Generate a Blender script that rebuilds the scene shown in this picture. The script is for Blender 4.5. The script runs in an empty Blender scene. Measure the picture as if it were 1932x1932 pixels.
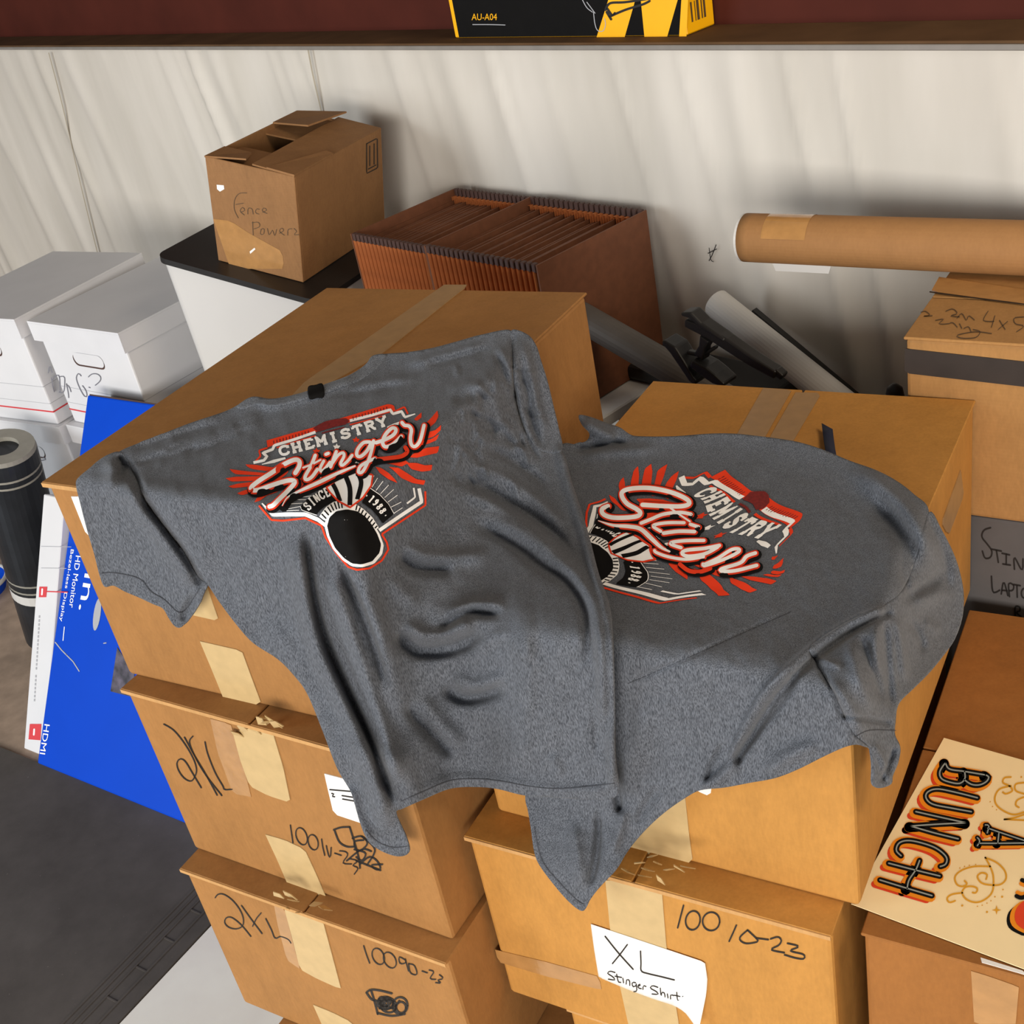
import bpy, bmesh, math, random
import numpy as np
from mathutils import Vector, Matrix
from mathutils.geometry import delaunay_2d_cdt

scene = bpy.context.scene
COL = scene.collection
random.seed(7); np.random.seed(7)

# ------------------------------------------------------------------ camera
H = 1.8                                   # camera height above the floor
F, CX, CY = 2289.09, 966.0, 966.0         # focal length and centre in photo pixels (1932 x 1932)
PITCH, ROLL = math.radians(30.02), math.radians(11.78)
_fw = np.array([0, math.cos(PITCH), -math.sin(PITCH)])
_r0 = np.array([1.0, 0, 0]); _d0 = np.array([0, -math.sin(PITCH), -math.cos(PITCH)])
_r = math.cos(ROLL) * _r0 + math.sin(ROLL) * _d0
_d = -math.sin(ROLL) * _r0 + math.cos(ROLL) * _d0
CAM = np.array([0, 0, H])
cd = bpy.data.cameras.new('camera'); cam = bpy.data.objects.new('camera', cd); COL.objects.link(cam)
cd.sensor_width = 36.0; cd.lens = F / 1932 * 36.0; cd.clip_start = 0.05
M = Matrix.Identity(4)
for i in range(3):
    M[i][0] = _r[i]; M[i][1] = -_d[i]; M[i][2] = -_fw[i]; M[i][3] = CAM[i]
cam.matrix_world = M
scene.camera = cam

# ------------------------------------------------------------------ light
scene.view_settings.view_transform = 'Standard'; scene.view_settings.look = 'None'
scene.view_settings.gamma = 1.0; scene.view_settings.use_curve_mapping = False
scene.view_settings.exposure = 0.0
world = bpy.data.worlds.new('world'); scene.world = world; world.use_nodes = True
bg = world.node_tree.nodes['Background']; bg.inputs[0].default_value = (1.0, 0.94, 0.87, 1); bg.inputs[1].default_value = 0.125

def area(name, loc, target, sx, sy, power, color):
    l = bpy.data.lights.new(name, 'AREA'); l.shape = 'RECTANGLE'; l.size = sx; l.size_y = sy; l.energy = power; l.color = color
    o = bpy.data.objects.new(name, l); COL.objects.link(o); o.location = loc
    o.rotation_euler = (Vector(target) - Vector(loc)).to_track_quat('-Z', 'Y').to_euler()
    return o
# daylight from the open loading door behind the camera, and a warm ceiling fixture to the right
area('door_daylight', (-2.4, -5.8, 1.95), (-0.2, 2.0, 1.0), 6.0, 2.3, 640, (1.0, 0.97, 0.92))
area('left_fill_light', (-4.7, 0.5, 2.0), (-0.2, 2.1, 0.8), 2.0, 2.0, 115, (0.88, 0.95, 1.0))  # unseen cool fill added at the left for wall, floor and file boxes
area('ceiling_fixture', (1.5, 0.2, 3.0), (0.7, 1.9, 1.1), 1.2, 0.4, 30, (1.0, 0.84, 0.64))

# ------------------------------------------------------------------ pixel helpers (photo pixel -> point in the room)
def ray(u, v):
    return _fw + (u - CX) / F * _r + (v - CY) / F * _d
def at_t(u, v, t): return CAM + ray(u, v) * t
def at_z(u, v, z):
    q = ray(u, v); return CAM + q * ((z - H) / q[2])
def on_plane(u, v, p, n):
    q = ray(u, v); return CAM + q * (((np.asarray(p) - CAM) @ n) / (q @ n))
def rays(uv):
    uv = np.asarray(uv, float)
    return _fw[None] + (uv[:, :1] - CX) / F * _r[None] + (uv[:, 1:] - CY) / F * _d[None]
def zoom(ox, oy, s):
    return lambda pts: [(ox + x * s, oy + y * s) for x, y in pts]

# ------------------------------------------------------------------ materials
MATS = {}
def lin(c):
    return tuple(((x / 255) / 12.92 if x / 255 <= 0.04045 else ((x / 255 + 0.055) / 1.055) ** 2.4) for x in c) + (1,)
def nodes(name):
    m = bpy.data.materials.new(name); m.use_nodes = True
    nt = m.node_tree; b = nt.nodes['Principled BSDF']; MATS[name] = m
    return m, nt, b
def N(nt, t, **kw):
    n = nt.nodes.new(t)
    for k, v in kw.items():
        if k in n.inputs.keys(): n.inputs[k].default_value = v
        else: setattr(n, k, v)
    return n
def plain(name, rgb, rough=0.6, spec=0.4, metal=0.0, var=0.06, scale=30, bump=0.0, coat=0.0):
    m, nt, b = nodes(name)
    tc = N(nt, 'ShaderNodeTexCoord'); no = N(nt, 'ShaderNodeTexNoise', Scale=scale, Detail=5.0)
    nt.links.new(tc.outputs['Object'], no.inputs['Vector'])
    cr = N(nt, 'ShaderNodeValToRGB'); c = lin(rgb)
    cr.color_ramp.elements[0].position = 0.3; cr.color_ramp.elements[1].position = 0.7
    cr.color_ramp.elements[0].color = tuple(max(0, x * (1 - var)) for x in c[:3]) + (1,)
    cr.color_ramp.elements[1].color = tuple(min(1, x * (1 + var)) for x in c[:3]) + (1,)
    nt.links.new(no.outputs['Fac'], cr.inputs['Fac']); nt.links.new(cr.outputs['Color'], b.inputs['Base Color'])
    b.inputs['Roughness'].default_value = rough; b.inputs['Specular IOR Level'].default_value = spec; b.inputs['Metallic'].default_value = metal
    b.inputs['Coat Weight'].default_value = coat
    if bump:
        bp = N(nt, 'ShaderNodeBump', Strength=bump, Distance=0.002)
        nt.links.new(no.outputs['Fac'], bp.inputs['Height']); nt.links.new(bp.outputs['Normal'], b.inputs['Normal'])
    return m
def cardboard(name, rgb, spots=0.10):
    m, nt, b = nodes(name); c = lin(rgb)
    tc = N(nt, 'ShaderNodeTexCoord')
    mp = N(nt, 'ShaderNodeMapping'); mp.inputs['Scale'].default_value = (1, 1, 0.35)
    nt.links.new(tc.outputs['Object'], mp.inputs['Vector'])
    n1 = N(nt, 'ShaderNodeTexNoise', Scale=5.0, Detail=4.0); n2 = N(nt, 'ShaderNodeTexNoise', Scale=260.0, Detail=3.0)
    n3 = N(nt, 'ShaderNodeTexNoise', Scale=38.0, Detail=6.0, Roughness=0.7)
    nt.links.new(tc.outputs['Object'], n1.inputs['Vector']); nt.links.new(mp.outputs['Vector'], n2.inputs['Vector']); nt.links.new(mp.outputs['Vector'], n3.inputs['Vector'])
    a1 = N(nt, 'ShaderNodeMath', operation='MULTIPLY_ADD'); a1.inputs[1].default_value = 0.9
    nt.links.new(n1.outputs['Fac'], a1.inputs[0]); nt.links.new(n3.outputs['Fac'], a1.inputs[2])
    a2 = N(nt, 'ShaderNodeMath', operation='MULTIPLY_ADD'); a2.inputs[1].default_value = 0.7
    nt.links.new(n2.outputs['Fac'], a2.inputs[0]); nt.links.new(a1.outputs[0], a2.inputs[2])
    cr = N(nt, 'ShaderNodeValToRGB')
    cr.color_ramp.elements[0].position = 0.9; cr.color_ramp.elements[1].position = 1.75
    mr = N(nt, 'ShaderNodeMapRange'); mr.inputs['From Min'].default_value = 0.9; mr.inputs['From Max'].default_value = 1.7
    nt.links.new(a2.outputs[0], mr.inputs['Value'])
    cr.color_ramp.elements[0].position = 0.0; cr.color_ramp.elements[1].position = 1.0
    cr.color_ramp.elements[0].color = tuple(x * (1 - spots * 1.6) for x in c[:3]) + (1,)
    cr.color_ramp.elements[1].color = tuple(min(1, x * (1 + spots * 1.5)) for x in c[:3]) + (1,)
    nt.links.new(mr.outputs[0], cr.inputs['Fac']); nt.links.new(cr.outputs['Color'], b.inputs['Base Color'])
    b.inputs['Roughness'].default_value = 0.72; b.inputs['Specular IOR Level'].default_value = 0.25
    # soft dents plus the faint ribs of the fluting
    wv = N(nt, 'ShaderNodeTexWave', Scale=60.0, Distortion=0.6); wv.bands_direction = 'Z'
    nt.links.new(tc.outputs['Object'], wv.inputs['Vector'])
    ad = N(nt, 'ShaderNodeMath', operation='MULTIPLY_ADD'); ad.inputs[1].default_value = 0.008
    nt.links.new(wv.outputs['Fac'], ad.inputs[0]); nt.links.new(n1.outputs['Fac'], ad.inputs[2])
    bp = N(nt, 'ShaderNodeBump', Strength=0.35, Distance=0.02)
    nt.links.new(ad.outputs[0], bp.inputs['Height']); nt.links.new(bp.outputs['Normal'], b.inputs['Normal'])
    return m
def fabric(name, dark, light):
    m, nt, b = nodes(name)
    tc = N(nt, 'ShaderNodeTexCoord')
    mp = N(nt, 'ShaderNodeMapping'); mp.inputs['Scale'].default_value = (1.5, 1.5, 0.30); mp.inputs['Rotation'].default_value = (0.5, 0.35, 0.5)
    nt.links.new(tc.outputs['Object'], mp.inputs['Vector'])
    n1 = N(nt, 'ShaderNodeTexNoise', Scale=720.0, Detail=1.5); n2 = N(nt, 'ShaderNodeTexNoise', Scale=90.0, Detail=3.0)
    nt.links.new(mp.outputs['Vector'], n1.inputs['Vector']); nt.links.new(mp.outputs['Vector'], n2.inputs['Vector'])
    ad = N(nt, 'ShaderNodeMath', operation='MULTIPLY_ADD'); ad.inputs[1].default_value = 0.12
    nt.links.new(n2.outputs['Fac'], ad.inputs[0]); nt.links.new(n1.outputs['Fac'], ad.inputs[2])
    cr = N(nt, 'ShaderNodeValToRGB')
    cr.color_ramp.elements[0].position = 0.38; cr.color_ramp.elements[1].position = 0.74
    cr.color_ramp.elements[0].color = lin(dark); cr.color_ramp.elements[1].color = lin(light)
    nt.links.new(ad.outputs[0], cr.inputs['Fac']); nt.links.new(cr.outputs['Color'], b.inputs['Base Color'])
    b.inputs['Roughness'].default_value = 0.95; b.inputs['Specular IOR Level'].default_value = 0.1
    b.inputs['Sheen Weight'].default_value = 0.12
    bp = N(nt, 'ShaderNodeBump', Strength=0.25, Distance=0.002)
    nt.links.new(n1.outputs['Fac'], bp.inputs['Height']); nt.links.new(bp.outputs['Normal'], b.inputs['Normal'])
    return m
def sheeting(name):
    m, nt, b = nodes(name)
    tc = N(nt, 'ShaderNodeTexCoord')
    mp = N(nt, 'ShaderNodeMapping'); mp.inputs['Scale'].default_value = (1, 1, 0.22)
    nt.links.new(tc.outputs['Object'], mp.inputs['Vector'])
    n1 = N(nt, 'ShaderNodeTexNoise', Scale=6.0, Detail=5.0); nt.links.new(mp.outputs['Vector'], n1.inputs['Vector'])
    cr = N(nt, 'ShaderNodeValToRGB'); cr.color_ramp.elements[0].position = 0.35; cr.color_ramp.elements[1].position = 0.65
    cr.color_ramp.elements[0].color = lin((203, 196, 185)); cr.color_ramp.elements[1].color = lin((217, 210, 200))
    nt.links.new(n1.outputs['Fac'], cr.inputs['Fac']); nt.links.new(cr.outputs['Color'], b.inputs['Base Color'])
    b.inputs['Roughness'].default_value = 0.5; b.inputs['Specular IOR Level'].default_value = 0.3
    bp = N(nt, 'ShaderNodeBump', Strength=0.15, Distance=0.01)
    nt.links.new(n1.outputs['Fac'], bp.inputs['Height']); nt.links.new(bp.outputs['Normal'], b.inputs['Normal'])
    return m
def concrete(name, rgb):
    m, nt, b = nodes(name); c = lin(rgb)
    tc = N(nt, 'ShaderNodeTexCoord')
    n1 = N(nt, 'ShaderNodeTexNoise', Scale=4.0, Detail=8.0, Roughness=0.65); n2 = N(nt, 'ShaderNodeTexNoise', Scale=22.0, Detail=6.0)
    nt.links.new(tc.outputs['Object'], n1.inputs['Vector']); nt.links.new(tc.outputs['Object'], n2.inputs['Vector'])
    ad = N(nt, 'ShaderNodeMath', operation='MULTIPLY_ADD'); ad.inputs[1].default_value = 0.6
    nt.links.new(n2.outputs['Fac'], ad.inputs[0]); nt.links.new(n1.outputs['Fac'], ad.inputs[2])
    cr = N(nt, 'ShaderNodeValToRGB'); cr.color_ramp.elements[0].position = 0.6; cr.color_ramp.elements[1].position = 1.0
    cr.color_ramp.elements[0].color = tuple(x * 0.72 for x in c[:3]) + (1,); cr.color_ramp.elements[1].color = tuple(min(1, x * 1.2) for x in c[:3]) + (1,)
    nt.links.new(ad.outputs[0], cr.inputs['Fac']); nt.links.new(cr.outputs['Color'], b.inputs['Base Color'])
    b.inputs['Roughness'].default_value = 0.6
    return m
def rubber(name, rgb):
    m, nt, b = nodes(name); c = lin(rgb)
    tc = N(nt, 'ShaderNodeTexCoord')
    n1 = N(nt, 'ShaderNodeTexNoise', Scale=3.0, Detail=8.0, Roughness=0.7); nt.links.new(tc.outputs['Object'], n1.inputs['Vector'])
    n2 = N(nt, 'ShaderNodeTexNoise', Scale=140.0, Detail=2.0); nt.links.new(tc.outputs['Object'], n2.inputs['Vector'])
    cr = N(nt, 'ShaderNodeValToRGB'); cr.color_ramp.elements[0].position = 0.35; cr.color_ramp.elements[1].position = 0.7
    cr.color_ramp.elements[0].color = tuple(x * 0.75 for x in c[:3]) + (1,); cr.color_ramp.elements[1].color = tuple(x * 1.2 for x in c[:3]) + (1,)
    sp = N(nt, 'ShaderNodeMapRange'); sp.inputs['From Min'].default_value = 0.74; sp.inputs['From Max'].default_value = 0.8; sp.inputs['To Max'].default_value = 0.5
    nt.links.new(n2.outputs['Fac'], sp.inputs['Value'])
    mx = N(nt, 'ShaderNodeMixRGB'); mx.inputs['Color2'].default_value = lin((150, 142, 134))
    nt.links.new(sp.outputs[0], mx.inputs['Fac']); nt.links.new(cr.outputs['Color'], mx.inputs['Color1'])
    nt.links.new(n1.outputs['Fac'], cr.inputs['Fac']); nt.links.new(mx.outputs['Color'], b.inputs['Base Color'])
    rr = N(nt, 'ShaderNodeMapRange'); rr.inputs['To Min'].default_value = 0.05; rr.inputs['To Max'].default_value = 0.30
    nt.links.new(n1.outputs['Fac'], rr.inputs['Value']); nt.links.new(rr.outputs[0], b.inputs['Roughness'])
    return m

K_L = cardboard('kraft_carton', (157, 111, 62)); K_R = cardboard('kraft_carton_golden', (184, 131, 64))
K_P = cardboard('kraft_carton_brown', (148, 96, 46)); K_T = cardboard('kraft_carton_light', (166, 122, 72))
K_F = cardboard('kraft_carton_dark', (144, 104, 66)); K_E = cardboard('kraft_edge', (190, 145, 92)); K_TUBE = cardboard('kraft_tube', (150, 108, 66), 0.06)
TAPE = plain('paper_tape', (192, 164, 116), 0.38, 0.5, var=0.06, scale=60, bump=0.1)
TAPE_D = plain('kraft_tape', (160, 126, 84), 0.4, 0.5, var=0.08, scale=60, bump=0.1)
TAPE_C = plain('clear_tape', (172, 126, 74), 0.15, 0.6, var=0.10, scale=50, bump=0.3, coat=0.5)
INK = plain('marker_ink', (28, 24, 22), 0.5, var=0.0)
INK_G = plain('pencil_ink', (112, 112, 120), 0.6, var=0.05)
INK_B = plain('faded_ink', (82, 62, 40), 0.6, var=0.05)
PAPER = plain('white_paper', (238, 236, 232), 0.6, var=0.02)
WHITE_C = plain('white_board', (212, 211, 213), 0.6, var=0.03, scale=8)
WHITE_P = plain('white_plastic', (200, 197, 193), 0.4, var=0.02, scale=6)
BLACK_P = plain('black_plastic', (30, 28, 27), 0.45, var=0.15)
GREY_B = plain('grey_board', (84, 80, 79), 0.7, var=0.05)
RED_LINE = plain('red_print', (206, 60, 66), 0.5, var=0.02)
GREY_LINE = plain('grey_print', (168, 168, 172), 0.6, var=0.02)
BLUE = plain('blue_print', (0, 66, 190), 0.45, 0.12, var=0.04, scale=6)
SHIRT = fabric('heather_jersey', (60, 63, 69), (106, 110, 118))
RIB = fabric('heather_rib', (62, 65, 72), (112, 116, 123))
STITCH_CREASE = plain('stitch_and_crease', (62, 64, 70), 0.9, var=0.1)
NAVY = plain('navy_label', (30, 38, 62), 0.7, var=0.1)
P_RED = plain('ink_red', (236, 66, 36), 0.9, 0.1, var=0.05); P_WHITE = plain('ink_white', (253, 252, 250), 0.9, 0.1, var=0.005)
P_BLACK = plain('ink_black', (19, 18, 18), 0.85, 0.1, var=0.08); P_DRED = plain('ink_dark_red', (120, 28, 26), 0.6, var=0.3, scale=300)
STEEL_RED = plain('red_oxide_steel', (72, 30, 21), 0.7, 0.15, var=0.14, scale=7); STEEL_GREY = plain('grey_steel', (128, 122, 116), 0.5, var=0.08)
STEEL_DUST = plain('dusty_steel', (92, 68, 46), 0.8, 0.15, var=0.2, scale=9)
SHEET = sheeting('vinyl_sheeting'); SHEET_SEAM = plain('sheet_seam', (172, 160, 140), 0.6)
CONC = concrete('concrete', (170, 146, 126)); RUBBER = rubber('rubber_mat', (92, 86, 82)); BOARD = plain('pale_board', (252, 245, 234), 0.6, var=0.05, scale=9)
FOLD_O = plain('file_gusset', (190, 112, 62), 0.7, var=0.12); FOLD_D = plain('file_board', (112, 68, 44), 0.65, var=0.12, scale=60); FOLD_R = plain('file_rim', (74, 52, 46), 0.6, var=0.15)
YEL = plain('yellow_print', (246, 178, 12), 0.4, var=0.02); ORNG = plain('orange_print', (238, 142, 20), 0.6, var=0.02)
POSTER = plain('cream_paper', (250, 226, 176), 0.6, var=0.02); P_GREY = plain('poster_grey', (150, 160, 158), 0.6, var=0.03); GOLD = plain('poster_gold', (222, 160, 40), 0.6, var=0.03)
P_ORED = plain('poster_red', (222, 66, 30), 0.6, var=0.03)
DARK_FILM = plain('dark_film', (30, 32, 36), 0.45, 0.3, var=0.3, scale=14, coat=0.12); GREY_RIM = plain('grey_rim', (140, 136, 126), 0.6, var=0.08)
GREY_TUBE = plain('grey_tube', (86, 80, 75), 0.6, var=0.08)

# ------------------------------------------------------------------ mesh helpers
def link(o, parent=None):
    COL.objects.link(o)
    if parent is not None: o.parent = parent
    return o
def tag(o, label, cat, group=None, kind=None):
    if label: o['label'] = label
    if cat: o['category'] = cat
    if group: o['group'] = group
    if kind: o['kind'] = kind
    return o
def empty(name, loc, label, cat, group=None):
    o = bpy.data.objects.new(name, None); o.empty_display_size = 0.05; COL.objects.link(o); o.location = Vector([float(x) for x in loc])
    return tag(o, label, cat, group)
def parent_loc(p):
    l = np.zeros(3)
    while p is not None:
        l = l + np.array(p.location); p = p.parent
    return l
def make(name, verts, faces, mat, parent=None, smooth=False, label=None, face_cam=False, origin=None):
    v = np.asarray(verts, float)
    if face_cam and len(faces):
        n = np.zeros(3); c = v.mean(0)
        for f in faces[::max(1, len(faces) // 200)]:
            n += np.cross(v[f[1]] - v[f[0]], v[f[2]] - v[f[0]])
        if n @ (CAM - c) < 0: faces = [tuple(reversed(f)) for f in faces]
    base = parent_loc(parent) if parent is not None else (np.asarray(origin, float) if origin is not None else np.zeros(3))
    me = bpy.data.meshes.new(name); me.from_pydata([tuple(map(float, x)) for x in (v - base)], [], [tuple(int(i) for i in f) for f in faces]); me.update()
    for m in (mat if isinstance(mat, (list, tuple)) else [mat]): me.materials.append(m)
    if smooth:
        me.polygons.foreach_set('use_smooth', [True] * len(me.polygons))
    o = bpy.data.objects.new(name, me); link(o, parent)
    if origin is not None and parent is None: o.location = Vector([float(x) for x in origin])
    if label: o['label'] = label
    return o
def bm_out(bm):
    bm.normal_update(); v = [tuple(x.co) for x in bm.verts]; bm.verts.index_update()
    return v, [tuple(x.index for x in f.verts) for f in bm.faces]
class Geo:
    """collects pieces of one mesh"""
    def __init__(s): s.v = []; s.f = []
    def add(s, v, f):
        o = len(s.v); s.v += [tuple(map(float, x)) for x in v]; s.f += [tuple(i + o for i in x) for x in f]; return s
    def obj(s, name, mat, parent=None, **k):
        return make(name, s.v, s.f, mat, parent, **k)
def hexa(c):
    """8 corners: bottom 4 ccw, top 4 ccw"""
    return list(c), [(3, 2, 1, 0), (4, 5, 6, 7), (0, 1, 5, 4), (1, 2, 6, 5), (2, 3, 7, 6), (3, 0, 4, 7)]
def slab(frame, x0, x1, y0, y1, z0, z1, bevel=0.0, seg=2):
    """box in a local frame (origin, ex, ey, ez)"""
    o, ex, ey, ez = frame
    bm = bmesh.new(); bmesh.ops.create_cube(bm, size=1.0)
    for v in bm.verts:
        v.co = Vector(((x0 + x1) / 2 + v.co.x * (x1 - x0), (y0 + y1) / 2 + v.co.y * (y1 - y0), (z0 + z1) / 2 + v.co.z * (z1 - z0)))
    if bevel > 0: bmesh.ops.bevel(bm, geom=list(bm.edges), offset=bevel, segments=seg, affect='EDGES', profile=0.5)
    v, f = bm_out(bm); bm.free()
    return [o + ex * p[0] + ey * p[1] + ez * p[2] for p in v], f
def tube_mesh(pts, r, seg=16, caps=True, radii=None):
    pts = [np.asarray(p, float) for p in pts]; v = []; f = []
    up = np.array([0.13, 0.21, 1.0])
    for i, p in enumerate(pts):
        t = pts[min(i + 1, len(pts) - 1)] - pts[max(i - 1, 0)]; t /= np.linalg.norm(t)
        a = np.cross(t, up); a /= np.linalg.norm(a); b = np.cross(t, a)
        rr = radii[i] if radii else r
        for k in range(seg):
            th = 2 * math.pi * k / seg; v.append(p + rr * (math.cos(th) * a + math.sin(th) * b))
    for i in range(len(pts) - 1):
        for k in range(seg):
            f.append((i * seg + k, i * seg + (k + 1) % seg, (i + 1) * seg + (k + 1) % seg, (i + 1) * seg + k))
    if caps:
        f.append(tuple(range(seg - 1, -1, -1))); f.append(tuple((len(pts) - 1) * seg + k for k in range(seg)))
    return v, f
def resample(pts, step, closed=False):
    p = np.asarray(pts, float)
    if closed: p = np.vstack([p, p[:1]])
    d = np.r_[0, np.cumsum(np.linalg.norm(np.diff(p, axis=0), axis=1))]
    n = max(2, int(round(d[-1] / step)) + 1); s = np.linspace(0, d[-1], n)
    q = np.stack([np.interp(s, d, p[:, i]) for i in range(p.shape[1])], 1)
    return q[:-1] if closed else q
def smooth_curve(pts, n=8, closed=False):
    p = np.asarray(pts, float); out = []; m = len(p)
    rng = range(m) if closed else range(m - 1)
    for i in rng:
        if closed: p0, p1, p2, p3 = p[i - 1], p[i], p[(i + 1) % m], p[(i + 2) % m]
        else: p0, p1, p2, p3 = p[max(i - 1, 0)], p[i], p[i + 1], p[min(i + 2, m - 1)]
        for k in range(n):
            t = k / n
            out.append(0.5 * ((2 * p1) + (-p0 + p2) * t + (2 * p0 - 5 * p1 + 4 * p2 - p3) * t * t + (-p0 + 3 * p1 - 3 * p2 + p3) * t ** 3))
    if not closed: out.append(p[-1])
    return np.array(out)
def ribbon2d(pts, width, step=3.0, taper=None, cap=True):
    """stroke of given width in 2D -> verts, faces"""
    p = resample(pts, step); n = len(p)
    t = np.gradient(p, axis=0); t /= (np.linalg.norm(t, axis=1)[:, None] + 1e-9); nn = np.stack([-t[:, 1], t[:, 0]], 1)
    w = np.full(n, width / 2.0)
    if taper is not None: w = np.interp(np.linspace(0, 1, n), np.linspace(0, 1, len(taper)), taper) * width / 2
    V = []; Fc = []
    for i in range(n): V += [p[i] + nn[i] * w[i], p[i] - nn[i] * w[i]]
    for i in range(n - 1): Fc.append((2 * i, 2 * i + 1, 2 * i + 3, 2 * i + 2))
    if cap:
        for idx, sgn in ((0, -1), (n - 1, 1)):
            b = len(V); V.append(p[idx])
            m = 5
            for k in range(m + 1):
                th = math.pi * (k / m) - math.pi / 2
                V.append(p[idx] + sgn * t[idx] * math.cos(th) * w[idx] + nn[idx] * math.sin(th) * w[idx])
            for k in range(m): Fc.append((b, b + 1 + k, b + 2 + k))
    return np.array(V), Fc
def in_poly(pts, poly):
    pts = np.asarray(pts, float); poly = np.asarray(poly, float); x, y = pts[:, 0], pts[:, 1]; ins = np.zeros(len(pts), bool)
    j = len(poly) - 1
    for i in range(len(poly)):
        xi, yi = poly[i]; xj, yj = poly[j]
        c = ((yi > y) != (yj > y)) & (x < (xj - xi) * (y - yi) / (yj - yi + 1e-12) + xi); ins ^= c; j = i
    return ins
def fill2d(poly, step):
    """triangulated polygon with interior points"""
    poly = resample(poly, step, True)
    lo, hi = poly.min(0), poly.max(0)
    gx = np.arange(lo[0], hi[0], step); gy = np.arange(lo[1], hi[1], step * 0.866)
    pts = []
    for j, y in enumerate(gy):
        off = step * 0.5 if j % 2 else 0
        for x in gx: pts.append((x + off, y))
    pts = np.array(pts) if pts else np.zeros((0, 2))
    if len(pts):
        pts = pts[in_poly(pts, poly)]
        if len(pts):
            keep = np.ones(len(pts), bool)
            for c in range(0, len(pts), 2000):
                d = np.min(np.linalg.norm(pts[c:c + 2000, None] - poly[None], axis=2), axis=1); keep[c:c + 2000] = d > step * 0.55
            pts = pts[keep]
    allp = np.vstack([poly, pts]) if len(pts) else poly
    n = len(poly)
    r = delaunay_2d_cdt([Vector((float(a), float(b))) for a, b in allp], [(i, (i + 1) % n) for i in range(n)], [list(range(n))], 1, 1e-6)
    return np.array([tuple(v) for v in r[0]]), [tuple(f) for f in r[2]]
def on_face(mapper, strokes, width, smooth=True, step=4.0, taper=None):
    """strokes (2D) -> joined flat ribbon geometry through mapper(uv)->xyz"""
    g = Geo()
    for s in strokes:
        s = smooth_curve(s, 6) if smooth and len(s) > 2 else np.asarray(s, float)
        v, f = ribbon2d(s, width, step, taper)
        g.add(mapper(v), f)
    return g
def ell(cx, cy, rx, ry, rot=0, n=14, a0=0, a1=360):
    o = []
    for k in range(n + 1):
        t = math.radians(a0 + (a1 - a0) * k / n); x = rx * math.cos(t); y = ry * math.sin(t); c, s = math.cos(math.radians(rot)), math.sin(math.radians(rot))
        o.append((cx + x * c - y * s, cy + x * s + y * c))
    return o
def text2d(s, spacing=1.0):
    """flat outline text from the built-in font: unit height, verts + faces (y up)"""
    c = bpy.data.curves.new('lettering', 'FONT'); c.body = s; c.space_character = spacing; c.resolution_u = 3
    o = bpy.data.objects.new('lettering', c); COL.objects.link(o)
    me = bpy.data.meshes.new_from_object(o.evaluated_get(bpy.context.evaluated_depsgraph_get()))
    v = np.array([tuple(x.co)[:2] for x in me.vertices]); f = [tuple(p.vertices) for p in me.polygons]
    bpy.data.objects.remove(o); bpy.data.curves.remove(c); bpy.data.meshes.remove(me)
    v -= v.min(0); h = v[:, 1].max()
    return v / h, f
def place_text(s, p0, p1, height, mapper, geo, stretch=True):
    """text with its baseline from p0 to p1 and the given cap height, in the mapper's 2D space (y down)"""
    v, f = text2d(s); p0 = np.array(p0, float); p1 = np.array(p1, float); L = np.linalg.norm(p1 - p0); ex = (p1 - p0) / L; ey = np.array([ex[1], -ex[0]])
    if ey[1] > 0 and abs(ex[0]) > abs(ex[1]) and ex[0] > 0: ey = -ey
    sx = L / v[:, 0].max() if stretch else height
    q = p0 + v[:, :1] * sx * ex + v[:, 1:] * height * ey
    geo.add(mapper(q), f)

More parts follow.
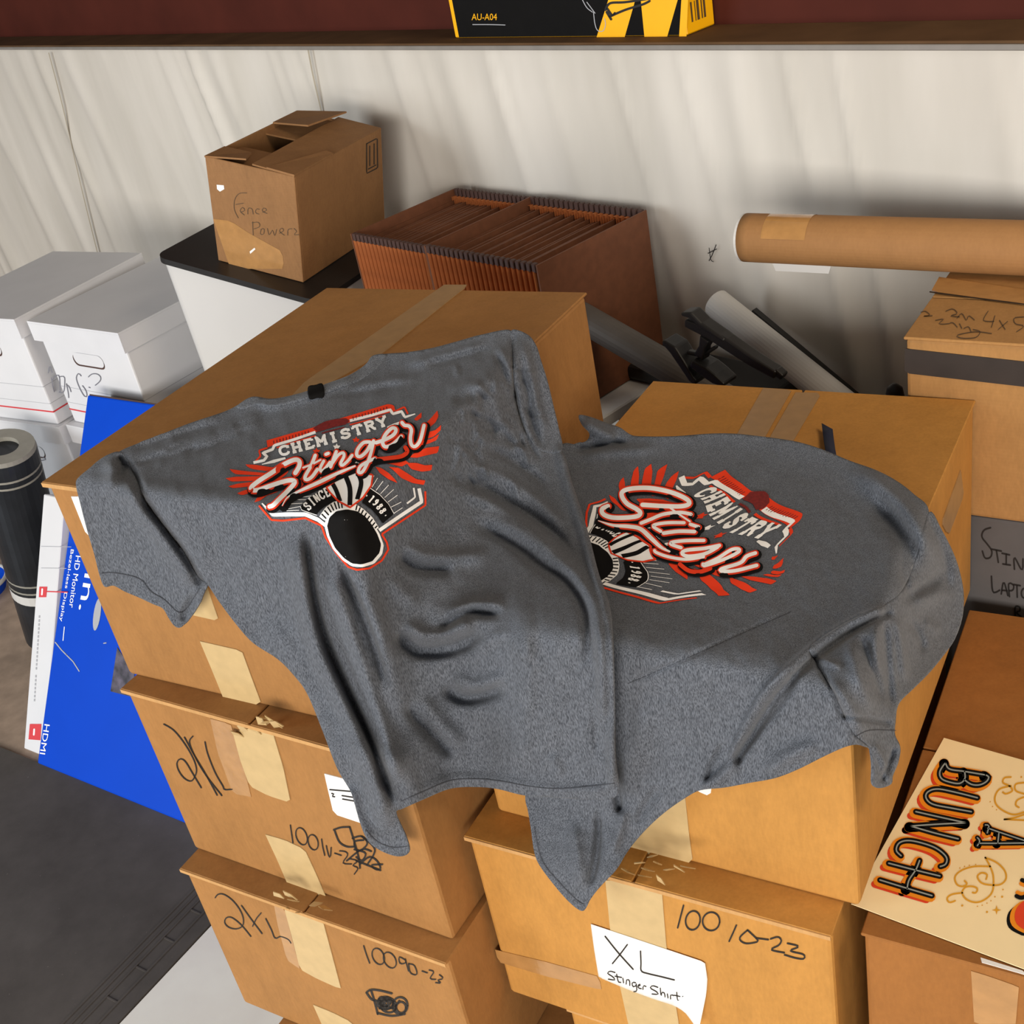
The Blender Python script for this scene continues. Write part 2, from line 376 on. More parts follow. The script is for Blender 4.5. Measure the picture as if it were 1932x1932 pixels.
# ------------------------------------------------------------------ cartons
class Carton:
    def __init__(s, name, tfl, yaw, w, d, h, mat, label, group=None, flaps='y', cat='box', tilt=None, overhang=0.004):
        s.a = np.array([math.cos(yaw), math.sin(yaw), 0]); s.q = np.array([-math.sin(yaw), math.cos(yaw), 0]); s.z = np.array([0, 0, 1.0])
        s.tfl = np.array(tfl, float); s.w, s.d, s.h = w, d, h
        s.org = s.tfl - s.z * h
        s.root = empty(name, s.org + s.a * w / 2 + s.q * d / 2, label, cat, group)
        s.frame = (s.org, s.a, s.q, s.z)
        ft = 0.004
        v, f = slab(s.frame, 0, w, 0, d, 0, h - (ft if flaps else 0), 0.005, 2)
        s.body = make('body', v, f, mat, s.root, smooth=False)
        if flaps == 'y':      # two long flaps meeting over the middle, seam running front to back
            m = w / 2
            for x0, x1 in ((-0.002, m - 0.0015), (m + 0.0015, w + 0.002)):
                v, f = slab(s.frame, x0, x1, -overhang, d + 0.003, h - ft, h, 0.0012, 1); make('flap', v, f, mat, s.root)
            v, f = slab(s.frame, -0.001, w + 0.001, -overhang - 0.0012, -overhang + 0.0004, h - ft - 0.0022, h - 0.0006); make('flap_edge', v, f, K_E, s.root)
        elif flaps == 'x':
            m = d / 2
            for y0, y1 in ((-overhang, m - 0.0015), (m + 0.0015, d + 0.003)):
                v, f = slab(s.frame, -0.002, w + 0.002, y0, y1, h - ft, h, 0.0012, 1); make('flap', v, f, mat, s.root)
    def plane(s, face):
        if face == 'front': return s.tfl, -s.q
        if face == 'right': return s.tfl + s.a * s.w, s.a
        if face == 'top': return s.tfl, s.z
    def mapper(s, face, off=0.0006):
        p, n = s.plane(face); p = p + n * off
        def m(uv):
            R = rays(uv); return CAM + R * (((p - CAM) @ n) / (R @ n))[:, None]
        return m
    def patch(s, name, face, poly, mat, off=0.0012, label=None, step=None, parent=None):
        """flat sheet stuck to a face, traced as a polygon, with its own thickness"""
        p, n = s.plane(face); mp = s.mapper(face, off)
        V, Fc = fill2d(poly, step) if step else fill2d(poly, 14.0)
        top = mp(V); bot = top - n * (off - 0.0001); k = len(V)
        # boundary
        ed = {}
        for f in Fc:
            for i in range(len(f)): e = (f[i], f[(i + 1) % len(f)]); ed[e] = 1
        faces = [tuple(f) for f in Fc] + [(b, a, a + k, b + k) for (a, b) in ed if (b, a) not in ed]
        nn = np.cross(top[Fc[0][1]] - top[Fc[0][0]], top[Fc[0][2]] - top[Fc[0][0]])
        if nn @ n < 0: faces = [tuple(reversed(f)) for f in faces]
        return make(name, np.vstack([top, bot]), faces, mat, parent or s.root, label=label)
    def write(s, name, face, strokes, width, mat=None, off=0.0009, smooth=True, label=None, parent=None):
        g = on_face(s.mapper(face, off), strokes, width, smooth)
        return g.obj(name, mat or INK, parent or s.root, face_cam=True, label=label)
    def strip(s, name, face, x0, x1, y0, y1, mat, off=0.0008):
        """tape in the box's own coordinates"""
        if face == 'top': v, f = slab((s.org, s.a, s.q, s.z), x0, x1, y0, y1, s.h - 0.001, s.h + off)
        elif face == 'front': v, f = slab((s.org, s.a, s.q, s.z), x0, x1, -off, 0.001, y0, y1)
        return make(name, v, f, mat, s.root)

# ================================================================== the setting
WYAW = math.radians(-52.0)
WA = np.array([math.cos(WYAW), math.sin(WYAW), 0]); WN = np.array([-math.sin(WYAW), math.cos(WYAW), 0])   # along the wall, into the wall
WD = 1.675
def struct(o): o['kind'] = 'structure'; return o
def on_wall(u, v, D): return on_plane(u, v, CAM * [1, 1, 0] + WN * D, WN)

# floor
fl = make('floor', [(-6, -5, 0), (5, -5, 0), (5, 7, 0), (-6, 7, 0)], [(0, 1, 2, 3)], CONC); struct(fl)

# wall: vinyl-faced insulation with drapes, real relief
def build_wall():
    nx, nz = 900, 60; x0, x1 = -7.5, 1.6; z0, z1 = 0.0, 2.6
    X = np.linspace(x0, x1, nx); Z = np.linspace(z0, z1, nz)
    rng = np.random.RandomState(3)
    folds = [(rng.uniform(-5.6, -0.6), rng.uniform(0.02, 0.05), rng.uniform(0.004, 0.012), rng.uniform(0.10, 0.30), rng.uniform(0, 6)) for _ in range(40)]
    folds += [(rng.uniform(-3.2, -0.7), rng.uniform(0.008, 0.016), rng.uniform(0.004, 0.009), rng.uniform(0.16, 0.30), rng.uniform(0, 6)) for _ in range(34)]
    V = []
    for z in Z:
        xs = X.copy(); dsp = np.zeros(nx)
        for (c, wd, am, sl, ph) in folds:
            cc = c - sl * (z - 1.0) + 0.012 * math.sin(3 * z + ph)
            fade = 0.55 + 0.45 * math.sin(2.3 * z + ph)
            dsp += am * fade * np.exp(-((xs - cc) / wd) ** 2)
        dsp *= min(1.0, max(0.15, (1.46 - z) * 8))
        for x, dd in zip(xs, dsp): V.append(WA * x + WN * (WD - dd) + np.array([0, 0, z]))
    Fc = [(j * nx + i, j * nx + i + 1, (j + 1) * nx + i + 1, (j + 1) * nx + i) for j in range(nz - 1) for i in range(nx - 1)]
    o = make('wall_back', V, Fc, SHEET, None, smooth=True, face_cam=True); struct(o)
    # joints and the lapped sheet edge
    def line(pts, wd, mat, name, D=WD - 0.012):
        def mp(uv):
            R = rays(uv); return CAM + R * ((D - CAM @ WN) / (R @ WN))[:, None]
        g = on_face(mp, [pts], wd); g.obj(name, mat, o, face_cam=True)
    line([(581, 92), (590, 140), (603, 196), (618, 260)], 2.6, SHEET_SEAM, 'sheet_joint')
    line([(92, 100), (118, 200), (155, 360), (186, 485)], 1.8, SHEET_SEAM, 'sheet_joint')
    line([(1338, 492), (1345, 478), (1351, 462)], 1.6, INK, 'scuff_mark'); line([(1336, 478), (1344, 474), (1352, 470)], 1.4, INK, 'scuff_mark'); line([(1338, 468), (1341, 490), (1346, 494)], 1.2, INK, 'scuff_mark')
    return o
wall = build_wall()

# steel girt (channel) on the wall: web and bottom flange
FL_F, FL_W = 1.545, 1.660; GZ = 1.425
def girt():
    r = empty('trim_1', WA * 0 + WN * FL_W + np.array([0, 0, GZ]), None, None); r['kind'] = 'structure'
    fr = (np.zeros(3), WA, WN, np.array([0, 0, 1.0]))
    v, f = slab(fr, -7.5, 2.6, FL_W, FL_W + 0.006, GZ - 0.008, GZ + 0.9); make('web', v, f, STEEL_RED, r)
    v, f = slab(fr, -7.5, 2.6, FL_F, FL_W, GZ - 0.004, GZ, 0.001, 1); make('flange', v, f, STEEL_DUST, r)
    v, f = slab(fr, -7.5, 2.6, FL_F - 0.002, FL_F + 0.02, GZ - 0.012, GZ - 0.004, 0.001, 1); make('flange_lip', v, f, STEEL_GREY, r)
girt()

# pale board lying on the concrete under the stacks, black rubber mat next to it
Aedge = at_z(225, 1932, 0); Bedge = at_z(395, 1750, 0); dirm = (Bedge - Aedge) / np.linalg.norm(Bedge - Aedge); nrm = np.array([-dirm[1], dirm[0], 0])   # nrm points left
far0 = at_z(0, 1412, 0); far1 = at_z(70, 1440, 0); dirf = (far1 - far0) / np.linalg.norm(far1 - far0)
def mat_poly():
    # intersection of far edge and side edge
    A = np.array([[dirm[0], -dirf[0]], [dirm[1], -dirf[1]]]); t = np.linalg.solve(A, (far0 - Aedge)[:2])
    P = Aedge + dirm * t[0]
    return P
PC = mat_poly()
def flat_slab(name, pts, z0, z1, mat, **k):
    n = len(pts); v = [np.array([p[0], p[1], z0]) for p in pts] + [np.array([p[0], p[1], z1]) for p in pts]
    area2 = sum(pts[i][0] * pts[(i + 1) % n][1] - pts[(i + 1) % n][0] * pts[i][1] for i in range(n))
    if area2 < 0:
        v = v[:n][::-1] + v[n:][::-1]
    f = [tuple(range(n - 1, -1, -1)), tuple(range(n, 2 * n))] + [(i, (i + 1) % n, n + (i + 1) % n, n + i) for i in range(n)]
    return make(name, v, f, mat, **k)
mroot = empty('rubber_mat', PC - dirm * 0.8 + nrm * 0.5, 'black rubber floor mat with a ribbed border, in front of the blue box', 'mat')
m0 = PC - dirf * 0.0; 
flat_slab('mat_sheet', [PC, PC - dirf * 1.8, PC - dirf * 1.8 - dirm * 3.0, PC - dirm * 3.0], 0.0002, 0.006, RUBBER, parent=mroot)
for off, wd in ((0.012, 0.004), (0.045, 0.003), (0.062, 0.003), (0.078, 0.004)):
    a0 = PC - dirf * 0.02 + nrm * off
    flat_slab('border_rib', [a0, a0 + nrm * wd, a0 + nrm * wd - dirm * 2.9, a0 - dirm * 2.9], 0.006, 0.0078, RUBBER, parent=mroot)
for k in range(34):
    a0 = PC - dirf * 0.02 + nrm * 0.016 - dirm * (0.03 + 0.075 * k)
    flat_slab('border_rib', [a0, a0 + nrm * 0.028, a0 + nrm * 0.028 - dirm * 0.003, a0 - dirm * 0.003], 0.006, 0.0074, RUBBER, parent=mroot)
flat_slab('floor_board', [Aedge - dirm * 1.2 - nrm * 0.004, PC - nrm * 0.004 - dirm * 0.02, PC - nrm * 1.6 - dirm * 0.02, Aedge - nrm * 1.6 - dirm * 1.2], 0.0002, 0.004, BOARD, origin=None)
tag(bpy.data.objects['floor_board'], 'pale cream board lying on the floor under the box stacks', 'board')

# ================================================================== stacks of cartons
z4 = zoom(0, 450, 500 / 1932); z5 = zoom(0, 750, 500 / 1380); z6 = zoom(0, 1250, 600 / 1700); z7 = zoom(400, 1250, 600 / 1700); z8 = zoom(850, 1350, 600 / 1932)
z9 = zoom(1350, 1350, 582 / 1932); z10 = zoom(1532, 850, 400 / 1288); z3 = zoom(1100, 350, 832 / 1932); z1 = zoom(0, 0, 700 / 1932); zW = zoom(0, 480, 360 / 1932)
z2 = zoom(600, 0, 800 / 1932)
LW, LD, LH = 0.447, 0.594, 0.300
GL = 'shirt cartons of the left stack'; GR = 'shirt cartons of the right stack'
L1 = Carton('carton', (-0.542, 1.342, 1.201), -0.590, LW, LD, LH, K_L, 'large brown carton, topmost of the left stack, under the first shirt', GL, overhang=0.006)
L2 = Carton('carton', (-0.544, 1.317, 0.901), -0.622, LW, LD, LH, K_L, 'brown carton marked 2XL with white shipping label, second from top of left stack', GL, overhang=0.006)
L3 = Carton('carton', (-0.557, 1.287, 0.601), -0.610, LW, LD, LH, K_L, 'brown carton marked 2XL and 100 90-23, third from top of left stack', GL, overhang=0.006)
L4 = Carton('carton', (-0.500, 1.232, 0.301), -0.610, LW, LD, 0.296, K_L, 'brown carton at the very bottom of the left stack, barely showing', GL)
R1 = Carton('carton', (-0.093, 1.125, 1.034), -0.600, LW, LD, LH, K_R, 'brown carton on top of the right stack, under the second shirt', GR, overhang=0.003)
R2 = Carton('carton', (-0.134, 1.099, 0.734), -0.591, LW, LD, LH, K_R, 'golden brown carton with white XL paper sign and 100 10-23 on it', GR, overhang=0.006)
R3 = Carton('carton', (-0.060, 1.060, 0.434), -0.591, LW, LD, 0.429, K_R, 'brown carton beneath the XL carton, only a sliver of it showing', GR)
# packing tape
for c in (L1,): c.patch('packing_tape', 'top', [(838, 537), (884, 537), (723, 665), (600, 735), (545, 752), (575, 720)], TAPE_D, 0.0014)
L1.patch('packing_tape', 'front', [(377, 1210), (456, 1228), (475, 1280), (493, 1328), (460, 1332), (424, 1324), (400, 1265)], TAPE)
L1.patch('packing_tape', 'front', [(330, 1098), (388, 1100), (413, 1172), (360, 1160)], TAPE)
L1.patch('paper_label', 'front', [(134, 937), (176, 937), (204, 1012), (164, 1012)], PAPER)
L2.patch('packing_tape', 'front', z7([(-10, 300), (100, 330), (190, 640), (210, 720), (110, 700), (30, 480)]), TAPE_C, 0.0008)
L2.patch('packing_tape', 'front', z7([(110, 372), (210, 350), (320, 362), (380, 560), (420, 750), (300, 712), (200, 660), (150, 520)]), TAPE, 0.0014)
L2.patch('packing_tape', 'front', z7([(285, 920), (390, 950), (495, 1000), (560, 1140), (632, 1310), (560, 1285), (500, 1235), (410, 1200), (350, 1060)]), TAPE)
sl = L2.patch('shipping_label', 'front', z7([(600, 595), (850, 660), (890, 890), (650, 810), (615, 662)]), PAPER)
L2.write('label_print', 'front', z7([]) or [z7([(640, 700), (652, 705), (640, 715), (655, 718)]), z7([(695, 712), (760, 722)]), z7([(698, 730), (765, 742)]), z7([(630, 680), (750, 690)])], 2.6, INK, 0.0016, parent=sl)
L3.patch('packing_tape', 'front', z7([(330, 1290), (385, 1310), (470, 1640), (400, 1590), (350, 1400)]), TAPE_C, 0.0008)
L3.patch('packing_tape', 'front', z7([(385, 1312), (480, 1335), (592, 1382), (640, 1560), (690, 1748), (560, 1690), (470, 1640), (430, 1480)]), TAPE, 0.0014)
L3.patch('packing_tape', 'front', z7([(540, 1830), (640, 1870), (750, 1925), (790, 2010), (620, 2010)]), TAPE)
# torn cardboard shreds at the two seams
def shreds(c, pts, name='torn_paper'):
    g = Geo(); rng = random.Random(len(pts) * 7 + int(pts[0][0]))
    p, n = c.plane('front')
    for (u, v) in pts:
        q = on_plane(u, v, p, n) + n * 0.003
        e1 = c.a * rng.uniform(0.004, 0.011) + c.z * rng.uniform(-0.004, 0.004); e2 = c.z * rng.uniform(0.003, 0.008) + n * rng.uniform(0.001, 0.007)
        v_, f_ = hexa([q - e1 - e2, q + e1 - e2, q + e1 + n * 0.0015 - e2, q - e1 + n * 0.0015 - e2, q - e1 * 0.6 + e2, q + e1 * 0.7 + e2 * 0.8, q + e1 * 0.7 + n * 0.0015 + e2, q - e1 * 0.5 + n * 0.0015 + e2])
        g.add(v_, f_)
    g.obj(name, TAPE, c.root)
shreds(L2, z7([(270, 300), (300, 310), (330, 300), (350, 318), (290, 285), (170, 340), (140, 370), (230, 345)]))
shreds(L3, z7([(360, 1230), (420, 1230), (440, 1260), (560, 1280), (610, 1300), (430, 1310), (480, 1325)]))
shreds(R2, z8([(1080, 930), (1150, 880), (1200, 920), (1260, 880), (1330, 920), (1390, 910), (1180, 960), (1280, 980), (1230, 840), (1440, 905)]))
# handwriting
L2.write('marker_writing', 'front', [z6(s) for s in ([(875, 330), (930, 365), (990, 440), (1035, 520), (1050, 575), (1040, 612), (1020, 635), (985, 620), (955, 580), (945, 540), (962, 516), (990, 530), (1030, 595), (1075, 670)],
    [(985, 400), (1040, 500), (1100, 600), (1160, 710)], [(1030, 395), (1012, 430), (1050, 520), (1105, 610), (1185, 712)], [(1095, 425), (1110, 490), (1150, 590), (1190, 660), (1200, 680), (1240, 678)])], 2.4)
L2.write('marker_writing', 'front', [z7(s) for s in ([(418, 870), (424, 910), (432, 965)], ell(478, 930, 28, 48, -20), ell(540, 962, 26, 42, -15), [(585, 945), (592, 990), (602, 1032)], [(610, 980), (622, 1030), (632, 1040), (636, 990)],
    [(655, 1020), (690, 1032)], [(682, 1008), (712, 1012), (725, 1030), (700, 1072), (745, 1078)], [(735, 1050), (778, 1062), (752, 1085), (780, 1100), (760, 1132)])], 2.2)
L2.write('marker_scribble', 'front', [z7(s) for s in ([(650, 895), (690, 882), (735, 880)], [(655, 900), (680, 960), (720, 985), (760, 985)], [(735, 880), (760, 960), (785, 1050), (790, 1100)], [(750, 940), (800, 930), (830, 970), (780, 1010), (760, 960), (810, 950)],
    [(760, 1000), (820, 1020), (800, 1060), (770, 1040)], [(790, 1080), (840, 1040), (880, 1060), (900, 1100), (880, 1108), (850, 1085), (910, 1080)], [(720, 1060), (800, 1000), (850, 1010)], [(770, 1060), (900, 1112)], [(800, 930), (870, 1000), (830, 1080)])], 3.2)
L3.write('marker_writing', 'front', [z6(s) for s in ([(1150, 1258), (1165, 1240), (1195, 1240), (1240, 1270), (1280, 1320), (1300, 1370), (1295, 1410), (1260, 1425), (1220, 1415), (1200, 1390), (1210, 1365), (1240, 1365), (1290, 1405), (1340, 1465)],
    [(1290, 1300), (1340, 1370), (1400, 1450)], [(1395, 1340), (1370, 1370), (1350, 1410)], [(1420, 1370), (1450, 1430), (1470, 1475), (1500, 1465), (1540, 1480), (1555, 1500)])], 2.2)
L3.write('marker_writing', 'front', [z7(s) for s in ([(810, 1515), (824, 1560), (842, 1608)], ell(888, 1572, 30, 46, -25), ell(950, 1592, 30, 46, -30), [(1030, 1590), (1000, 1575), (1005, 1610), (1035, 1605), (1030, 1580), (1050, 1650)], [(1050, 1610), (1060, 1660), (1095, 1668), (1080, 1620), (1050, 1612)],
    [(1122, 1650), (1150, 1660)], [(1160, 1645), (1185, 1655), (1165, 1690), (1195, 1695)], [(1215, 1670), (1235, 1690), (1205, 1700), (1225, 1715), (1195, 1712)])], 2.2)
L3.write('marker_scribble', 'front', [z7(s) for s in ([(825, 1765), (850, 1750), (900, 1755), (960, 1770)], [(825, 1765), (850, 1800), (880, 1810)], [(850, 1755), (870, 1820), (885, 1880)], ell(925, 1822, 42, 34), ell(935, 1826, 34, 26), ell(928, 1822, 26, 16), ell(940, 1832, 46, 38, 30), ell(915, 1815, 30, 20, 50),
    ell(1005, 1835, 40, 45), ell(1010, 1845, 26, 30), [(885, 1875), (960, 1890), (1030, 1880)], [(890, 1800), (960, 1850), (1000, 1810)], [(895, 1850), (950, 1800), (985, 1850)])], 3.8)
# right stack: tapes, sign, writing
R1.patch('packing_tape', 'top', [(1440, 732), (1494, 735), (1444, 823), (1400, 900), (1342, 900), (1391, 818)], TAPE_D, 0.0014)
R1.patch('packing_tape', 'top', [(1501, 740), (1550, 741), (1498, 829), (1455, 905), (1408, 905), (1453, 824)], TAPE_D, 0.0014)
R1.patch('packing_tape', 'front', [(1180, 1540), (1291, 1490), (1300, 1575), (1307, 1626), (1270, 1637), (1230, 1622), (1185, 1600)], TAPE)
R1.patch('paper_label', 'front', [(1290, 1470), (1344, 1470), (1340, 1503), (1316, 1493)], PAPER)
R1.patch('packing_tape', 'right', [(1813, 887), (1819, 934), (1790, 1011), (1777, 987)], TAPE_D)
R2.patch('packing_tape', 'front', [(1142, 1661), (1195, 1664), (1248, 1673), (1257, 1785), (1282, 1940), (1187, 1940), (1165, 1840), (1151, 1754)], TAPE)
R2.patch('packing_tape', 'front', [(934, 1792), (1030, 1815), (1130, 1843), (1135, 1868), (1030, 1842), (940, 1815)], TAPE_C, 0.0008)
def xl_sign():
    poly = z8([(852, 1268), (1100, 1350), (1545, 1500), (1560, 1600), (1555, 1690), (1530, 1865), (1490, 1825), (1430, 1785), (1380, 1768), (1240, 1725), (1090, 1670), (900, 1590), (872, 1420)])
    V, Fc = fill2d(poly, 10.0); mp = R2.mapper('front', 0.0022); X = mp(V); p, n = R2.plane('front')
    tip = np.array(z8([(1530, 1865)])[0]); d = np.linalg.norm(V - tip, axis=1); lift = 0.016 * np.clip(1 - d / 70.0, 0, 1) ** 1.6
    X = X + n[None] * lift[:, None]
    o = make('paper_sign', X, Fc, PAPER, R2.root, smooth=True, face_cam=True, label='white paper sign reading XL Stinger Shirts')
    m = o.modifiers.new('thickness', 'SOLIDIFY'); m.thickness = 0.0006; m.offset = -1
    def mp2(uv): return mp(uv) + n * 0.0006
    g = on_face(mp2, [z8(s) for s in ([(940, 1340), (1020, 1440), (1110, 1540)], [(1075, 1390), (1030, 1450), (985, 1505)], [(1155, 1430), (1158, 1500), (1160, 1550), (1200, 1566), (1280, 1585), (1360, 1605)])], 2.6)
    g.obj('marker_writing', INK, o, face_cam=True)
    small = [[(1000, 1560), (970, 1552), (955, 1565), (985, 1585), (1000, 1605), (960, 1600)], [(1010, 1570), (1020, 1615), (1035, 1620)], [(1000, 1582), (1040, 1590)], [(1048, 1595), (1052, 1622)], [(1068, 1630), (1072, 1602), (1088, 1610), (1090, 1638)],
             [(1125, 1622), (1105, 1620), (1108, 1645), (1128, 1640), (1128, 1625), (1132, 1670), (1115, 1676)], [(1142, 1642), (1158, 1635), (1145, 1630), (1140, 1652), (1160, 1658)], [(1170, 1662), (1172, 1640), (1188, 1645)],
             [(1260, 1650), (1228, 1640), (1215, 1655), (1250, 1675), (1262, 1692), (1225, 1690)], [(1275, 1655), (1280, 1702), (1285, 1680), (1300, 1685), (1304, 1708)], [(1318, 1690), (1322, 1714)], [(1338, 1720), (1338, 1696), (1358, 1700)], [(1375, 1680), (1380, 1725), (1392, 1728)], [(1362, 1698), (1395, 1705)], [(1435, 1705), (1412, 1702), (1412, 1716), (1435, 1730), (1415, 1742)]]
    g = on_face(mp2, [z8(s) for s in small], 2.0); g.obj('marker_writing', INK, o, face_cam=True)
xl_sign()
R2.write('marker_writing', 'front', [z8(s) for s in ([(1415, 1155), (1398, 1220), (1380, 1290)], ell(1472, 1246, 44, 58, 10), ell(1583, 1252, 52, 56, 5))] + [z9(s) for s in ([(130, 1315), (108, 1365), (85, 1415)], [(200, 1345), (150, 1395), (185, 1428), (255, 1420), (262, 1405), (200, 1345)],
    [(255, 1395), (330, 1405)], [(345, 1400), (390, 1388), (412, 1410), (395, 1440), (348, 1468), (430, 1487)], [(450, 1428), (520, 1448), (468, 1475), (550, 1498), (552, 1525), (500, 1520), (432, 1500)])], 3.0)

# right neighbour with the poster on it
PB = Carton('carton', (0.272, 0.852, 0.722), -0.595, 0.45, 0.582, 0.718, K_P, 'brown carton at lower right under the BUNCH poster', flaps='x')
PB.patch('clear_tape', 'top', z9([(1660, 1515), (1932, 1600), (1960, 1640), (1932, 1620), (1650, 1540)]), PAPER, 0.0008)  # white strip painted in as the glint along the clear tape
PB.patch('clear_tape', 'front', z9([(1600, 1600), (1700, 1630), (1900, 1700), (1880, 1932), (1620, 1932)]), TAPE_C, 0.0008)
def poster():
    zt = 0.7245
    c = [at_z(*p, zt) for p in ((1781, 1392), (1606, 1705))]
    a = PB.a; e = c[1] - c[0]; hgt = np.linalg.norm(e); ey = e / hgt; ex = np.array([-ey[1], ey[0], 0]);
    if ex @ a < 0: ex = -ex
    wdt = 0.42
    rt = empty('poster', c[0] + e / 2 + ex * wdt / 2, 'cream poster with BUNCH lettered in black, orange and red, lying on a carton', 'poster')
    v = [c[0], c[1], c[1] + ex * wdt, c[0] + ex * wdt]; zz = np.array([0, 0, 0.0009])
    vv, ff = hexa([p - zz for p in v] + list(v)); make('sheet', vv, ff, POSTER, rt)
    def mp(off):
        def m(uv):
            R = rays(uv); return CAM + R * ((zt + off - H) / R[:, 2])[:, None]
        return m
    letters = dict(
        B=[[(1440, 295), (1465, 335), (1560, 350), (1690, 372)], [(1440, 295), (1405, 350), (1415, 395), (1470, 418), (1530, 425), (1562, 395), (1560, 350)], [(1556, 400), (1600, 430), (1650, 435), (1695, 415), (1712, 385), (1690, 372)]],
        U=[[(1640, 515), (1500, 480), (1390, 460), (1330, 478), (1318, 515), (1360, 555), (1480, 580), (1602, 602)]],
        N=[[(1255, 602), (1400, 635), (1570, 672)], [(1570, 672), (1400, 680), (1222, 692)], [(1222, 692), (1370, 735), (1520, 772)]],
        C=[[(1162, 878), (1132, 845), (1148, 800), (1200, 783), (1280, 795), (1380, 830), (1445, 885), (1442, 930), (1408, 945)]],
        H=[[(1085, 925), (1240, 965), (1405, 1005)], [(1278, 908), (1255, 965), (1212, 1030), (1200, 1085)], [(1030, 1030), (1200, 1082), (1355, 1128)]])
    A = [[(1705, 705), (1800, 738), (1932, 782)], [(1650, 800), (1790, 800), (1932, 798)], [(1690, 685), (1712, 690), (1702, 735)], [(1640, 765), (1655, 785), (1640, 815)], [(1775, 735), (1768, 800)]]
    def letter(strokes, styles):
        geos = {}
        for s in strokes:
            sm = smooth_curve(s, 6) if len(s) > 2 else np.array(s, float)
            for key, wd, off, sh in styles:
                qq = np.array(z9(sm + np.array(sh))); vv, ff = ribbon2d(qq, wd * 582 / 1932, 4.0); geos.setdefault(key, Geo()).add(mp(off)(vv), ff)
        top = geos['k'].obj('letter', P_BLACK, rt, face_cam=True)
        for key, nm, mt in (('r', 'letter_shadow', P_ORED), ('o', 'letter_outline', ORNG), ('g', 'letter_inline', P_GREY)):
            if key in geos: geos[key].obj(nm, mt, top, face_cam=True)
    for nm, ss in letters.items(): letter(ss, (('r', 44, 0.0003, (-34, 26)), ('o', 66, 0.0006, (-9, 7)), ('k', 36, 0.0009, (0, 0)), ('g', 9, 0.0012, (0, 0))))
    letter(A, (('r', 34, 0.0003, (-30, 22)), ('o', 56, 0.0006, (-8, 6)), ('k', 30, 0.0009, (0, 0)), ('g', 8, 0.0012, (0, 0))))
    # start of the next words at the frame edge
    arc = [(1932, 1190), (1890, 1230), (1890, 1290), (1960, 1330)]
    letter([arc], (('k', 60, 0.0003, (-30, 20)), ('o', 70, 0.0006, (-5, 5)), ('r', 70, 0.0009, (25, -5))))
    letter([[(1920, 1030), (1990, 1060)]], (('k', 26, 0.0009, (0, 0)), ('o', 26, 0.0006, (-6, 22)))); letter([[(1885, 1130), (1920, 1140), (1990, 1110)]], (('k', 26, 0.0009, (0, 0)), ('o', 26, 0.0006, (6, -22))))
    sw = [[(1690, 890), (1720, 945), (1740, 1010), (1735, 1100), (1690, 1150), (1630, 1170), (1570, 1150), (1545, 1110), (1565, 1075), (1610, 1070), (1640, 1085), (1630, 1110), (1610, 1108)], [(1690, 890), (1760, 920), (1810, 970), (1820, 1020), (1790, 1055), (1740, 1062), (1670, 1050), (1640, 1010), (1665, 985), (1700, 995), (1695, 1025)],
          [(1720, 945), (1620, 945), (1540, 970), (1500, 1010), (1510, 1055), (1545, 1070), (1575, 1055), (1560, 1035)], [(1545, 1110), (1480, 1120), (1450, 1145), (1465, 1170), (1500, 1160)],
          [(1932, 420), (1880, 430), (1880, 470), (1932, 490)], [(1850, 385), (1810, 390), (1800, 420), (1840, 440), (1860, 470), (1820, 490), (1800, 480)], [(1850, 440), (1780, 460), (1750, 510), (1760, 560), (1810, 600), (1870, 620), (1932, 605)], [(1932, 510), (1890, 530), (1880, 560), (1900, 575)], [(1810, 650), (1870, 640), (1932, 620)], [(1810, 650), (1932, 655)]]
    for s in sw:
        qq = np.array(z9(smooth_curve(s, 6))); vv, ff = ribbon2d(qq, 11 * 582 / 1932, 3.0); Geo().add(mp(0.0004)(vv), ff).obj('ornament', GOLD, rt, face_cam=True)
    g = Geo()
    for (cx, cy, r) in ((1545, 1190, 7), (1700, 1230, 7), (1795, 1135, 7), (1800, 1090, 5), (1530, 955, 4), (1560, 945, 4), (1590, 938, 4), (1630, 933, 4), (1720, 540, 4), (1735, 570, 4), (1760, 590, 4), (1640, 1195, 4), (1670, 1188, 4), (1700, 1175, 4), (1725, 1160, 4), (1750, 1135, 5), (1915, 385, 6)):
        qq = np.array(z9(ell(cx, cy, r, r, 0, 8)[:-1])); g.add(mp(0.0004)(qq), [tuple(range(len(qq)))])
    g.obj('ornament_dots', GOLD, rt, face_cam=True)['kind'] = 'stuff'
    st = [(1760 + (30 if k % 2 == 0 else 9) * math.cos(k * math.pi / 4), 1218 + (30 if k % 2 == 0 else 9) * math.sin(k * math.pi / 4)) for k in range(8)]
    Geo().add(mp(0.0004)(np.array(z9(st))), [tuple(range(8))]).obj('ornament', GOLD, rt, face_cam=True)
poster()

